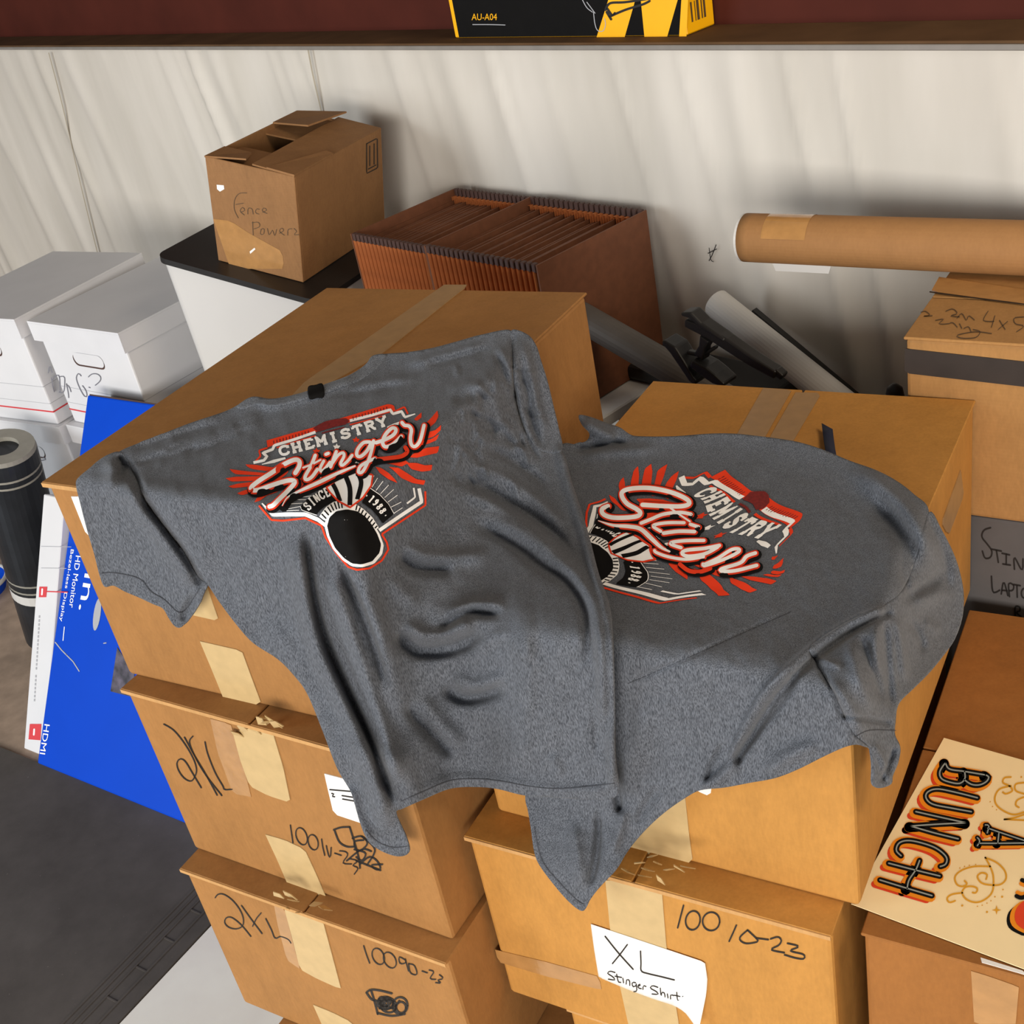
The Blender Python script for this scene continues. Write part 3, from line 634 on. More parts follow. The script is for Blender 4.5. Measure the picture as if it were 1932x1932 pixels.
# tall carton at right, grey carton under it
T = Carton('carton', (0.545, 1.418, 1.118), -0.655, 0.42, 0.255, 0.262, K_T, 'light brown carton with a black tape band, under the cardboard tube', flaps='x')
T.patch('black_tape', 'front', z3([(1410, 715), (1932, 772), (2100, 790), (2100, 905), (1932, 882), (1408, 822)]), plain('black_tape', (46, 38, 34), 0.6, var=0.15), 0.0012, label='black tape band')
T.patch('clear_tape', 'top', z3([(1560, 400), (2100, 480), (2100, 560), (1932, 520), (1525, 462)]), TAPE_C, 0.0012)
T.write('tape_edge', 'top', [z3([(1520, 466), (1700, 490), (1932, 520), (2100, 545)])], 2.6, INK, 0.0016)
T.write('marker_writing', 'top', [z3(s) for s in ([(1590, 550), (1620, 540), (1640, 560), (1610, 570), (1650, 575)], [(1640, 580), (1660, 560), (1680, 590), (1690, 570), (1715, 588)], [(1480, 555), (1500, 550), (1520, 568), (1490, 572), (1530, 570)], [(1545, 590), (1580, 585), (1560, 605), (1600, 605), (1620, 600), (1640, 620)],
    [(1650, 605), (1660, 625)], [(1670, 625), (1690, 618), (1700, 640)], [(1710, 630), (1740, 640), (1720, 665), (1660, 668), (1640, 655), (1720, 640), (1790, 648)], [(1775, 550), (1755, 590), (1800, 595)], [(1805, 570), (1790, 620)], [(1825, 590), (1850, 630)], [(1860, 595), (1820, 630)], [(1932, 575), (1890, 580), (1895, 605), (1932, 615), (1900, 640)])], 1.5, INK_B)
S = Carton('carton', (0.548, 1.420, 0.855), -0.655, 0.42, 0.24, 0.850, GREY_B, 'grey carton marked STINGER LAPTOP under the light brown carton', flaps=None)
S.write('marker_writing', 'front', [z10(s) for s in ([(1085, 470), (1045, 485), (1032, 525), (1065, 570), (1092, 610), (1085, 648), (1052, 655), (1035, 612)], [(1090, 600), (1150, 612)], [(1120, 606), (1132, 680)], [(1155, 625), (1200, 635)], [(1180, 630), (1180, 692)], [(1160, 690), (1205, 697)], [(1230, 722), (1230, 650), (1275, 727), (1282, 660)], [(1330, 680), (1295, 690), (1300, 740), (1340, 740), (1335, 715)],
    [(1090, 765), (1100, 860), (1140, 850)], [(1150, 872), (1165, 800), (1190, 882)], [(1155, 850), (1185, 852)], [(1200, 888), (1195, 810), (1225, 820), (1220, 850), (1200, 852)], [(1225, 815), (1265, 822)], [(1245, 820), (1247, 892)], ell(1290, 868, 18, 30), [(1235, 1012), (1235, 950), (1262, 952), (1262, 975), (1240, 982), (1272, 1012)])], 3.0)

# mailing tube across the top
def mailing_tube():
    r = 0.037; z = T.tfl[2] + r + 0.0015
    p0 = at_z(1403, 448, z); p1 = at_z(1932, 468, z); d = (p1 - p0) / np.linalg.norm(p1 - p0); p1 = p0 + d * 0.75
    rt = empty('mailing_tube', (p0 + p1) / 2 - [0, 0, r], 'kraft cardboard mailing tube lying across the light brown carton', 'tube')
    v, f = tube_mesh([p0 + d * 0.004, p0 + d * 0.02, p1], r, 40); make('tube', v, f, K_TUBE, rt, smooth=True)
    v, f = tube_mesh([p0, p0 + d * 0.006], r * 0.985, 40); make('end_cap', v, f, WHITE_P, rt)
    # clear tape: a strip over the tube and a loose tail below
    g = Geo(); up = np.array([0, 0, 1.0]); sd = np.cross(d, up)
    n = 14; V = []; Fc = []
    for i in range(n):
        th = math.radians(20 + 130 * i / (n - 1)); nn = -sd * 0 + (math.cos(th) * (sd if sd @ (CAM - p0) > 0 else -sd) + math.sin(th) * up)
        for s in (0.045, 0.115): V.append(p0 + d * s + nn * (r + 0.0006))
    for i in range(n - 1): Fc.append((2 * i, 2 * i + 1, 2 * i + 3, 2 * i + 2))
    make('clear_tape', V, Fc, TAPE_C, rt, smooth=True, face_cam=True)
    sdc = sd if sd @ (CAM - p0) > 0 else -sd
    b = p0 - up * r + sdc * 0.012
    v, f = hexa([b + d * 0.055 - up * 0.010, b + d * 0.14 - up * 0.010, b + d * 0.14 - up * 0.010 - sdc * 0.001, b + d * 0.055 - up * 0.010 - sdc * 0.001, b + d * 0.05 + up * 0.004, b + d * 0.145 + up * 0.004, b + d * 0.145 + up * 0.004 - sdc * 0.001, b + d * 0.05 + up * 0.004 - sdc * 0.001])
    make('tape_tail', v, f, WHITE_P, rt)
mailing_tube()

# ================================================================== bankers boxes at left
def bankers(tfl, yaw, w, d, h, label, lid=True, writing=None, group='white file boxes at the left'):
    a = np.array([math.cos(yaw), math.sin(yaw), 0]); q = np.array([-math.sin(yaw), math.cos(yaw), 0]); z = np.array([0, 0, 1.0]); tfl = np.array(tfl, float)
    org = tfl - z * h; fr = (org, a, q, z)
    rt = empty('file_box', org + a * w / 2 + q * d / 2, label, 'file box', group)
    e = 0.012
    v, f = slab(fr, e, w - e, e, d - e, 0, h - 0.004, 0.004, 2); body = make('body', v, f, WHITE_C, rt)
    lh = 0.052
    g = Geo()
    for x0, x1, y0, y1, z0, z1 in ((0, w, 0, d, h - 0.005, h), (0, w, 0, 0.004, h - lh, h - 0.0052), (0, w, d - 0.004, d, h - lh, h - 0.0052), (0, 0.004, 0.0042, d - 0.0042, h - lh, h - 0.0052), (w - 0.004, w, 0.0042, d - 0.0042, h - lh, h - 0.0052)):
        v, f = slab(fr, x0, x1, y0, y1, z0, z1); g.add(v, f)
    g.obj('lid', WHITE_C, rt)
    # oval hand hole on the front: flat dark oval painted as the shaded slot, with a flap
    hp = lambda x, zz, off: org + a * x + z * zz - q * off + q * e
    zc = h - lh - 0.045
    pts = [(w / 2 - 0.045, zc - 0.014), (w / 2 + 0.045, zc - 0.014), (w / 2 + 0.045, zc + 0.014), (w / 2 - 0.045, zc + 0.014)]
    oval = [(w / 2 + 0.046 * sgn + 0.016 * math.cos(t), zc + 0.016 * math.sin(t)) for sgn, t in [(1, math.radians(-90 + 180 * k / 8)) for k in range(9)] + [(-1, math.radians(90 + 180 * k / 8)) for k in range(9)]]
    n = len(oval); make('hand_hole', [hp(x, y, 0.0006) for x, y in oval], [tuple(range(n))], FOLD_R, rt, face_cam=True)
    ov2 = [(x + 0.006 if x < w / 2 else x, y + 0.005) for x, y in oval]
    make('hand_hole_flap', [hp(x, y, 0.0014) for x, y in ov2], [tuple(range(n))], WHITE_C, rt, face_cam=True)
    # printed lines and the red line
    for zz, mat, wd in ((0.36 * h, GREY_LINE, 0.0012), (0.20 * h, GREY_LINE, 0.0010), (0.035, RED_LINE, 0.004)):
        g = Geo()
        v, f = slab(fr, e, w - e, e - 0.0006, e, zz, zz + wd); g.add(v, f)
        v, f = slab(fr, w - e, w - e + 0.0006, e, d - e, zz, zz + wd); g.add(v, f)
        g.obj('printed_line', mat, rt)
    def mp(uv, off=0.0009):
        n_ = -q; p = org + q * e - q * off; R = rays(uv); return CAM + R * (((p - CAM) @ n_) / (R @ n_))[:, None]
    if writing: on_face(mp, writing, 1.9).obj('marker_writing', INK_G, rt, face_cam=True)
    return rt
WY = -0.715; WT = np.array([-1.078, 2.950, 0.912])
bankers(WT, WY, 0.362, 0.448, 0.285, 'white file box marked Amp G3, top right of the white file boxes', writing=[zW(s) for s in ([(490, 1200), (505, 1130), (528, 1195)], [(520, 1250), (535, 1330), (550, 1390)], [(530, 1270), (570, 1225), (600, 1240), (610, 1390)], [(600, 1240), (640, 1235), (655, 1260), (645, 1390), (600, 1395)], [(672, 1310), (690, 1400), (695, 1450)], [(675, 1320), (700, 1340), (718, 1390)],
    [(820, 1230), (795, 1205), (772, 1250), (800, 1340), (850, 1430), (880, 1438), (870, 1380), (835, 1330)], [(895, 1240), (930, 1212), (985, 1212), (1020, 1245), (1010, 1285), (965, 1325)], [(900, 1345), (912, 1350)])])
bankers(WT - [0, 0, 0.286] + np.array([-0.006, -0.004, 0]), WY, 0.362, 0.448, 0.311, 'white file box directly beneath the Amp G3 box')
bankers(WT - [0, 0, 0.598] + np.array([0.0, 0.0, 0]), WY, 0.362, 0.448, 0.310, 'white file box on the floor beneath two others, behind the blue box')
# left neighbour stack, turned a little
WLY = -0.62; wr = at_z(31, 603, 0.925); al = np.array([math.cos(WLY), math.sin(WLY), 0]); ql = np.array([-math.sin(WLY), math.cos(WLY), 0]); wl = wr - al * 0.372 + np.array([0, 0.0, 0])
bankers(wl, WLY, 0.362, 0.448, 0.30, 'white file box at the left frame edge, top of its stack')
bankers(wl - [0, 0, 0.301], WLY, 0.362, 0.448, 0.31, 'white file box at the left frame edge, behind the dark film roll', writing=[z5([(225, 285), (212, 300), (228, 312), (238, 322), (215, 328)])])
bankers(wl - [0, 0, 0.612], WLY, 0.362, 0.448, 0.309, 'white file box at the left frame edge, standing on the floor')

# ================================================================== blue display box and white slim box
tBL = at_z(70, 1440, 0.0065); tBR = at_z(340, 1550, 0.0065); ta = (tBR - tBL) / np.linalg.norm(tBR - tBL); tq = np.array([-ta[1], ta[0], 0])
LEAN = math.radians(34.0); tup = np.array([0, 0, math.cos(LEAN)]) + tq * math.sin(LEAN); tn = np.cross(ta, tup)      # tn points away from the viewer or to it
if tn @ (CAM - tBL) < 0: tn = -tn
TVH, TVW, TVT = 0.905, 0.86, 0.085
def tv_box():
    rt = empty('display_box', tBL + ta * TVW / 2, 'blue flat display box leaning against the white file boxes', 'box')
    fr = (tBL, ta, -tn, tup); v, f = slab(fr, 0, TVW, 0, TVT, 0.0, TVH, 0.004, 2); make('body', v, f, BLUE, rt)
    v, f = slab(fr, 0.002, TVW - 0.002, 0.003, TVT - 0.003, -0.004, 0.002); make('bottom_edge', v, f, K_E, rt)
    v, f = slab(fr, 0.004, TVW - 0.004, 0.003, TVT - 0.003, TVH - 0.002, TVH + 0.003); make('top_edge', v, f, FOLD_R, rt)
    def mp(uv, off=0.0010):
        p = tBL + tn * off; R = rays(uv); return CAM + R * (((p - CAM) @ tn) / (R @ tn))[:, None]
    # big word end "in." and two lines of type, set vertically
    for txt, a_, b_, hh in (('in.', (160, 1081), (148, 1150), 20), ('HD Monitor', (143, 1048), (130, 1146), 9.5), ('Bezel-less Display', (132, 1036), (111, 1172), 7.5), ('HDMI', (84, 1366), (75, 1422), 10)):
        g = Geo(); place_text(txt, a_, b_, hh, mp, g); g.obj('lettering', P_WHITE, rt, face_cam=True)
    vv, ff = ribbon2d(np.array(z5([(335, 1195), (328, 1265)])), 1.4); Geo().add(mp(vv), ff).obj('printed_line', P_WHITE, rt, face_cam=True)
    pic = np.array(z5([(610, 1300), (700, 1440), (690, 1560), (575, 1530)])); make('printed_picture', mp(pic, 0.0012), [(0, 1, 2, 3)], plain('picture_print', (76, 70, 82), 0.4, var=0.7, scale=45), rt, face_cam=True)
    hh = np.array(z5(ell(505, 1130, 18, 85, 8, 20)[:-1])); make('hand_hole', mp(hh, 0.0012), [tuple(range(len(hh)))], GREY_LINE, rt, face_cam=True)
    g = Geo()
    for s in ([(288, 1275), (320, 1315), (345, 1340)], [(345, 1340), (380, 1375), (412, 1425)], [(540, 1280), (552, 1278)]):
        q, f_ = ribbon2d(np.array(z5(s)), 2.0); g.add(mp(q), f_)
    g.obj('scuff_mark', GREY_LINE, rt, face_cam=True)
tv_box()
def slim_box():
    b = at_z(45, 1412, 0.0015); off = tn * 0
    L = math.radians(30.2); up = np.array([0, 0, math.cos(L)]) + tq * math.sin(L); n = np.cross(ta, up); n = n if n @ (CAM - b) > 0 else -n
    # keep it just behind the blue box
    rt = empty('slim_box', b + ta * 0.2, 'white slim box with red square logos, standing behind the blue box', 'box')
    hgt = 0.64; fr = (b, ta, -n, up); w = 0.080
    v, f = slab(fr, 0, w, 0, 0.10, 0, hgt, 0.002, 1); make('body', v, f, WHITE_C, rt)
    def mp(uv, o=0.0009):
        p = b + n * o; R = rays(uv); return CAM + R * (((p - CAM) @ n) / (R @ n))[:, None]
    g = Geo()
    for s in (z5([(205, 985), (246, 985), (240, 1040), (202, 1040)]), z5([(155, 1700), (215, 1700), (210, 1785), (148, 1780)])): Geo().add(mp(np.array(s)), [(0, 1, 2, 3)]).obj('red_logo', RED_LINE, rt, face_cam=True)
    q, f_ = ribbon2d(np.array(z5([(244, 1010), (300, 1012), (350, 1014)])), 2.2); g.add(mp(q), f_)
    g.obj('red_line', RED_LINE, rt, face_cam=True)
    g = Geo()
    for s in ([(215, 775), (370, 778)], [(215, 888), (345, 890)]): q, f_ = ribbon2d(np.array(z5(s)), 1.0); g.add(mp(q), f_)
    pa, pb = np.array(z5([(205, 1135)])[0]), np.array(z5([(178, 1590)])[0])      # line of type too small to read: dashes
    for k in range(22):
        if k != 14:
            q, f_ = ribbon2d(np.array([pa + (pb - pa) * (k / 22), pa + (pb - pa) * ((k + 0.62) / 22)]), 2.4, cap=False); g.add(mp(q), f_)
    g.obj('grey_print', GREY_LINE, rt, face_cam=True)
    g = Geo()
    for (x, y) in ((226, 1012), (184, 1742)): q, f_ = ribbon2d(np.array(z5([(x - 6, y - 14), (x - 8, y + 14)])), 3.0); g.add(mp(q, 0.0014), f_)
    g.obj('white_print', P_WHITE, rt, face_cam=True)
slim_box()

# dark film roll standing at the left edge
def film_roll():
    top = at_t(4, 842, 3.02); bot = at_z(104, 1192, 0.03); ax = (bot - top); L = np.linalg.norm(ax); ax /= L; r = 0.080
    rt = empty('film_roll', bot, 'dark roll of film in clear wrap, leaning at the left edge', 'roll')
    v, f = tube_mesh([top + ax * 0.012, top + ax * (L * 0.5), bot], r, 36); make('film', v, f, DARK_FILM, rt, smooth=False)
    # ring-shaped end face with the core hole
    g = Geo(); up = np.array([0.13, 0.21, 1.0]); a = np.cross(ax, up); a /= np.linalg.norm(a); b = np.cross(ax, a); n = 36; V = []
    for rr, h in ((r * 1.0, 0.014), (r * 0.97, 0.0), (r * 0.50, 0.0), (r * 0.50, 0.06)):
        for k in range(n): V.append(top + ax * h + rr * (math.cos(2 * math.pi * k / n) * a + math.sin(2 * math.pi * k / n) * b))
    Fc = [(j * n + k, j * n + (k + 1) % n, (j + 1) * n + (k + 1) % n, (j + 1) * n + k) for j in range(3) for k in range(n)]
    make('end_ring', V, Fc, GREY_RIM, rt, smooth=False)
    v, f = tube_mesh([top + ax * 0.02, top + ax * 0.03], r * 0.49, 24); make('core', v, f, P_BLACK, rt)
    for h in (0.055, 0.075, 0.40, 0.425):
        v, f = tube_mesh([top + ax * h, top + ax * (h + 0.006)], r * 1.006, 36, caps=False); make('wrap_band', v, f, GREY_RIM, rt)
    v, f = tube_mesh([top + ax * 0.44, top + ax * 0.47], r * 1.008, 36, caps=False); make('wrap_band', v, f, WHITE_P, rt)
film_roll()
def blue_tub():
    c = at_z(-40, 1120, 0.0)
    rt = empty('plastic_tub', c, 'blue and white plastic tub on the floor at the left edge', 'tub')
    n = 40; V = []; prof = ((0.085, 0.0), (0.10, 0.035), (0.10, 0.04), (0.095, 0.04), (0.08, 0.004))
    for (r, z) in prof:
        for k in range(n): V.append(c + np.array([r * math.cos(2 * math.pi * k / n), r * math.sin(2 * math.pi * k / n), z + 0.001]))
    Fc = [(j * n + k, j * n + (k + 1) % n, (j + 1) * n + (k + 1) % n, (j + 1) * n + k) for j in range(4) for k in range(n)]
    make('tub', V, Fc, BLUE, rt, smooth=True)
    v, f = tube_mesh([c + np.array([0.1 * math.cos(2 * math.pi * k / n), 0.1 * math.sin(2 * math.pi * k / n), 0.04]) for k in range(n + 1)], 0.006, 8, caps=False); make('rim', v, f, WHITE_P, rt, smooth=True)
blue_tub()

# ================================================================== white bin with black lid, FENCE box on it
def bin_and_box():
    # the lid plane leans a little to the right: take it from three traced corners
    k = 0.685                                   # size factor of the pair
    yaw = math.radians(-33.2); ty = math.radians(12.9)
    a = np.array([math.cos(yaw), math.sin(yaw), 0]); q = np.array([-math.sin(yaw), math.cos(yaw), 0]); z = np.array([0, 0, 1.0])
    ax = a * math.cos(ty) - z * math.sin(ty); zx = a * math.sin(ty) + z * math.cos(ty)
    tfl = np.array([-0.677, 3.726, -0.745]) * k + CAM
    w, d, h = 0.32 * k, 0.473 * k, 0.333 * k
    base = tfl - zx * h
    def pl(u, v, off=0.0): return on_plane(u, v, base + zx * off, zx)
    # lid outline on its plane
    A = pl(290, 482); B = pl(600, 568); C = pl(395, 422)
    e1 = (B - A) / np.linalg.norm(B - A); e2 = C - A; e2 = e2 - e1 * (e2 @ e1); e2 /= np.linalg.norm(e2)
    wl = np.linalg.norm(B - A); dl = 0.36
    rt = empty('storage_bin', np.array([A[0], A[1], 0]) + e1 * 0.2 + e2 * 0.2, 'tall white bin with a black lid behind the left stack', 'bin')
    rr = 0.03; out = []
    for cx_, cy_, s in ((rr, rr, 180), (wl - rr, rr, 270), (wl - rr, dl - rr, 0), (rr, dl - rr, 90)):
        for t in range(7): th = math.radians(s + 15 * t); out.append((cx_ + rr * math.cos(th), cy_ + rr * math.sin(th)))
    n = len(out)
    nz = np.cross(e1, e2); nz = nz if nz[2] > 0 else -nz
    V = [A + e1 * x + e2 * y - nz * 0.014 for x, y in out] + [A + e1 * x + e2 * y - nz * 0.001 for x, y in out]
    Fc = [tuple(range(n - 1, -1, -1)), tuple(range(n, 2 * n))] + [(i, (i + 1) % n, n + (i + 1) % n, n + i) for i in range(n)]
    make('lid', V, Fc, BLACK_P, rt, face_cam=False)
    # body: from the lid down to the floor, tapering a touch
    bt = [A + e1 * (0.006 + x * (wl - 0.012) / wl) + e2 * (0.006 + y * (dl - 0.012) / dl) - nz * 0.0145 for x, y in out]
    ctr = sum(bt) / n
    bb = [np.array([p[0] + (ctr[0] - p[0]) * 0.10, p[1] + (ctr[1] - p[1]) * 0.10, 0.001]) for p in bt]
    Fc = [tuple(range(n - 1, -1, -1)), tuple(range(n, 2 * n))] + [(i, (i + 1) % n, n + (i + 1) % n, n + i) for i in range(n)]
    make('body', bb + bt, Fc, WHITE_P, rt)
    # FENCE box
    cr = empty('carton', base + a * w / 2 + q * d / 2, 'small brown carton with open torn flap standing on the black bin lid', 'box')
    fr = (base, ax, q, zx)
    th = 0.004
    g = Geo()
    for x0, x1, y0, y1 in ((0, w, 0, th), (0, w, d - th, d), (0, th, th, d - th), (w - th, w, th, d - th)):
        v, f = slab(fr, x0, x1, y0, y1, 0, h, 0.0012, 1); g.add(v, f)
    v, f = slab(fr, th, w - th, th, d - th, 0, th); g.add(v, f)
    g.obj('body', K_F, cr)
    P = lambda x, y, zz: base + ax * x + q * y + zx * zz
    def flapq(c4, name='flap', mat=K_F):
        c4 = [np.array(p) for p in c4]; nn = np.cross(c4[1] - c4[0], c4[3] - c4[0]); nn /= np.linalg.norm(nn); nn = nn if nn[2] > 0 else -nn
        vv, ff = hexa([p - nn * 0.0035 for p in c4] + c4); make(name, vv, ff, mat, cr)
    # minor flap lying in, right long flap closed, left flap torn and standing a little, back flap raised
    flapq([P(0.002, 0.004, h - 0.006), P(w - 0.002, 0.004, h - 0.006), P(w - 0.01, d * 0.34, h - 0.012), P(0.012, d * 0.34, h - 0.012)])
    flapq([P(0.002, d * 0.62, h - 0.012), P(w - 0.004, d * 0.62, h - 0.012), P(w - 0.002, d - 0.004, h - 0.004), P(0.002, d - 0.004, h - 0.004)])
    flapq([P(w * 0.52, 0.006, h + 0.004), P(w, 0.0, h + 0.001), P(w, d, h + 0.001), P(w * 0.50, d, h + 0.006)])
    flapq([P(-0.001, 0, h + 0.001), P(w * 0.44, 0.010, h + 0.010), P(w * 0.34, d * 0.18, h + 0.004), P(0.0, d * 0.2, h + 0.001)])
    flapq([P(0.0, d * 0.72, h + 0.002), P(w * 0.55, d * 0.60, h + 0.028), P(w * 0.60, d * 1.0, h + 0.022), P(0.0, d, h + 0.002)])
    flapq([P(w * 0.70, 0.0, h + 0.0065), P(w + 0.002, -0.002, h + 0.0045), P(w + 0.002, d * 0.42, h + 0.005), P(w * 0.93, d * 0.42, h + 0.007)], 'loose_ply')
    def mp(uv, off=0.0008):
        p = base - q * off; R = rays(uv); return CAM + R * (((p - CAM) @ (-q)) / (R @ (-q)))[:, None]
    g = on_face(mp, [z1(s) for s in ([(1285, 1005), (1245, 1008), (1222, 1040), (1220, 1090), (1240, 1135)], [(1228, 1065), (1268, 1058)], [(1255, 1105), (1275, 1095), (1262, 1080), (1250, 1100), (1272, 1120)], [(1290, 1115), (1292, 1085), (1312, 1088), (1318, 1115)], [(1350, 1090), (1335, 1088), (1330, 1108), (1348, 1115)], [(1368, 1105), (1388, 1095), (1375, 1082), (1364, 1098), (1390, 1112)],
        [(1315, 1155), (1318, 1225)], [(1312, 1160), (1345, 1158), (1352, 1180), (1322, 1192)], [(1358, 1195), (1375, 1190), (1372, 1220), (1355, 1218), (1360, 1195)], [(1392, 1190), (1402, 1225), (1418, 1198), (1430, 1228), (1440, 1195)], [(1455, 1215), (1478, 1200), (1465, 1188), (1455, 1205), (1480, 1225)], [(1498, 1225), (1500, 1195), (1520, 1192)], [(1530, 1190), (1545, 1205), (1530, 1222), (1556, 1222)])], 1.2)
    g.obj('marker_writing', INK_B, cr, face_cam=True)
    for s, nm in (([(1128, 962), (1165, 965), (1168, 985), (1145, 998), (1130, 985)], 'label_scrap'), ([(1300, 1310), (1325, 1290), (1330, 1298), (1303, 1322)], 'tape_glint')):
        qq = np.array(z1(s)); make(nm, mp(qq), [tuple(range(len(qq)))], PAPER, cr, face_cam=True)
    qq, ff = fill2d(z1([(1110, 1140), (1200, 1150), (1290, 1210), (1470, 1310), (1480, 1400), (1200, 1400)]), 14); make('clear_tape', mp(qq, 0.0005), ff, TAPE_C, cr, face_cam=True)
    # up-arrows mark on the right side
    nR = ax; pR = base + ax * (w + 0.0008)
    def mpr(uv):
        R = rays(uv); return CAM + R * (((pR - CAM) @ nR) / (R @ nR))[:, None]
    g = on_face(mpr, [z2(s) for s in ([(222, 655), (270, 630), (272, 765), (222, 790), (222, 655)], [(236, 665), (236, 755)], [(256, 655), (256, 748)], [(230, 770), (264, 752)])], 1.8, smooth=False)
    g.obj('printed_mark', INK, cr, face_cam=True)
bin_and_box()

# ================================================================== expanding files
def expanding(name, p_left, p_right, depth_vec, npk, label, ztop, hgt, tail=None):
    """accordion file: pockets side by side between two front top corners"""
    rt = empty(name, (p_left + p_right) / 2 * [1, 1, 0] + depth_vec / 2 + [0, 0, ztop - hgt], label, 'expanding file', 'brown expanding files')
    e = (p_right - p_left); L = np.linalg.norm(e); ex = e / L; ey = depth_vec; z = np.array([0, 0, 1.0]); st = L / npk; ly = np.linalg.norm(ey); eyn = ey / ly
    rng = random.Random(npk)
    # one pocket: front board, pleated ends, dark rim; shared meshes
    th = st * 0.30
    def pocket_mesh():
        g = Geo(); o = np.zeros(3); fr = (o, ex, eyn, z)
        v, f = slab(fr, 0, th, 0.006, ly - 0.006, -hgt, -0.018); g.add(v, f)           # board between two pockets, cut lower
        return g
    def gusset_mesh(y):
        """one pleat: a rounded fin standing proud of the recess beside it"""
        y0 = eyn * (0 if y == 0 else ly); s = 1.0 if y == 0 else -1.0; g = Geo()
        prof = [(0.16, 0.016), (0.22, 0.000), (0.40, -0.005), (0.58, 0.000), (0.66, 0.016)]
        V = [y0 + ex * st * a + eyn * s * b - z * hgt for a, b in prof]; n = len(V); V += [p + z * (hgt - 0.012) for p in V]
        g.add(V, [(i, i + 1, n + i + 1, n + i) for i in range(n - 1)] + [tuple(range(n, 2 * n))]); return g
    def rim_mesh(y):
        g = Geo(); y0 = eyn * (-0.003 if y == 0 else ly - 0.006)
        fr = (y0, ex, eyn, z); v, f = slab(fr, st * 0.12, st * 0.80, 0, 0.010, -0.014, 0.002, 0.0012, 1); g.add(v, f); return g
    protos = [('pocket_board', pocket_mesh(), FOLD_D), ('gusset', gusset_mesh(0), FOLD_O), ('gusset', gusset_mesh(1), FOLD_O), ('rim', rim_mesh(0), FOLD_R), ('rim', rim_mesh(1), FOLD_R)]
    meshes = []
    for nm, g, m in protos:
        me = bpy.data.meshes.new(nm); me.from_pydata(g.v, [], g.f); me.materials.append(m); meshes.append((nm, me))
    base = np.array(rt.location)
    for i in range(npk):
        for nm, me in meshes:
            o = bpy.data.objects.new(nm, me); link(o, rt)
            o.location = Vector([float(x) for x in (p_left * [1, 1, 0] + z * (ztop - (0.0 if nm != 'pocket_board' else rng.uniform(0.0, 0.012))) + ex * st * i - base)])
    # outer boards
    fr = (p_left * [1, 1, 0] + z * (ztop - hgt), ex, eyn, z)
    v, f = slab(fr, -0.003, 0.0005, -0.003, ly + 0.003, 0, hgt + 0.001); make('cover_board', v, f, FOLD_D, rt)
    v, f = slab(fr, L, L + 0.0035, -0.003, ly + 0.003, 0, hgt + 0.001); make('cover_board', v, f, FOLD_D, rt)
    v, f = slab(fr, 0, L, 0.0, ly, 0, 0.004); make('base_board', v, f, FOLD_D, rt)
    return rt
ZT = 1.103
fA = at_z(668, 440, ZT); fB = at_z(819, 461, ZT); fC = at_z(822, 456, ZT); fD = at_z(1018, 500, ZT); dep = (at_z(1173, 407, ZT) - fD); dep = WN * (dep @ WN)
dA = WN * 0.285
mid = (fA + fD) / 2; off = fA @ WN; 
def on_line(p): return WA * (p @ WA) + WN * (1.345) + np.array([0, 0, ZT])
EF_H = 0.30
expanding('expanding_file', on_line(fA), on_line(fB) - WA * 0.006, dA, 18, 'brown expanding file with pleated ends, the left of the pair', ZT, EF_H)
expanding('expanding_file', on_line(fC) + WA * 0.004, on_line(fD), dA, 22, 'brown expanding file with fanned pockets, the right of the pair', ZT + 0.002, EF_H)
# low white table carrying them (its edge shows beside the bin)
def low_shelf():
    fr = (np.zeros(3), WA, WN, np.array([0, 0, 1.0])); x0 = on_line(fA) @ WA - 0.004; x1 = on_line(fD) @ WA + 0.06
    rt = empty('side_table', WA * (x0 + x1) / 2 + WN * 1.5, 'white side table under the expanding files, mostly hidden', 'table')
    zt = ZT - EF_H - 0.001
    v, f = slab(fr, x0, x1, 1.31, 1.655, zt - 0.025, zt, 0.003, 1); make('table_top', v, f, WHITE_P, rt)
    for xx in (x0 + 0.03, x1 - 0.03):
        for yy in (1.34, 1.63):
            v, f = slab(fr, xx - 0.018, xx + 0.018, yy - 0.018, yy + 0.018, 0.001, zt - 0.0255); make('leg', v, f, WHITE_P, rt)
low_shelf()

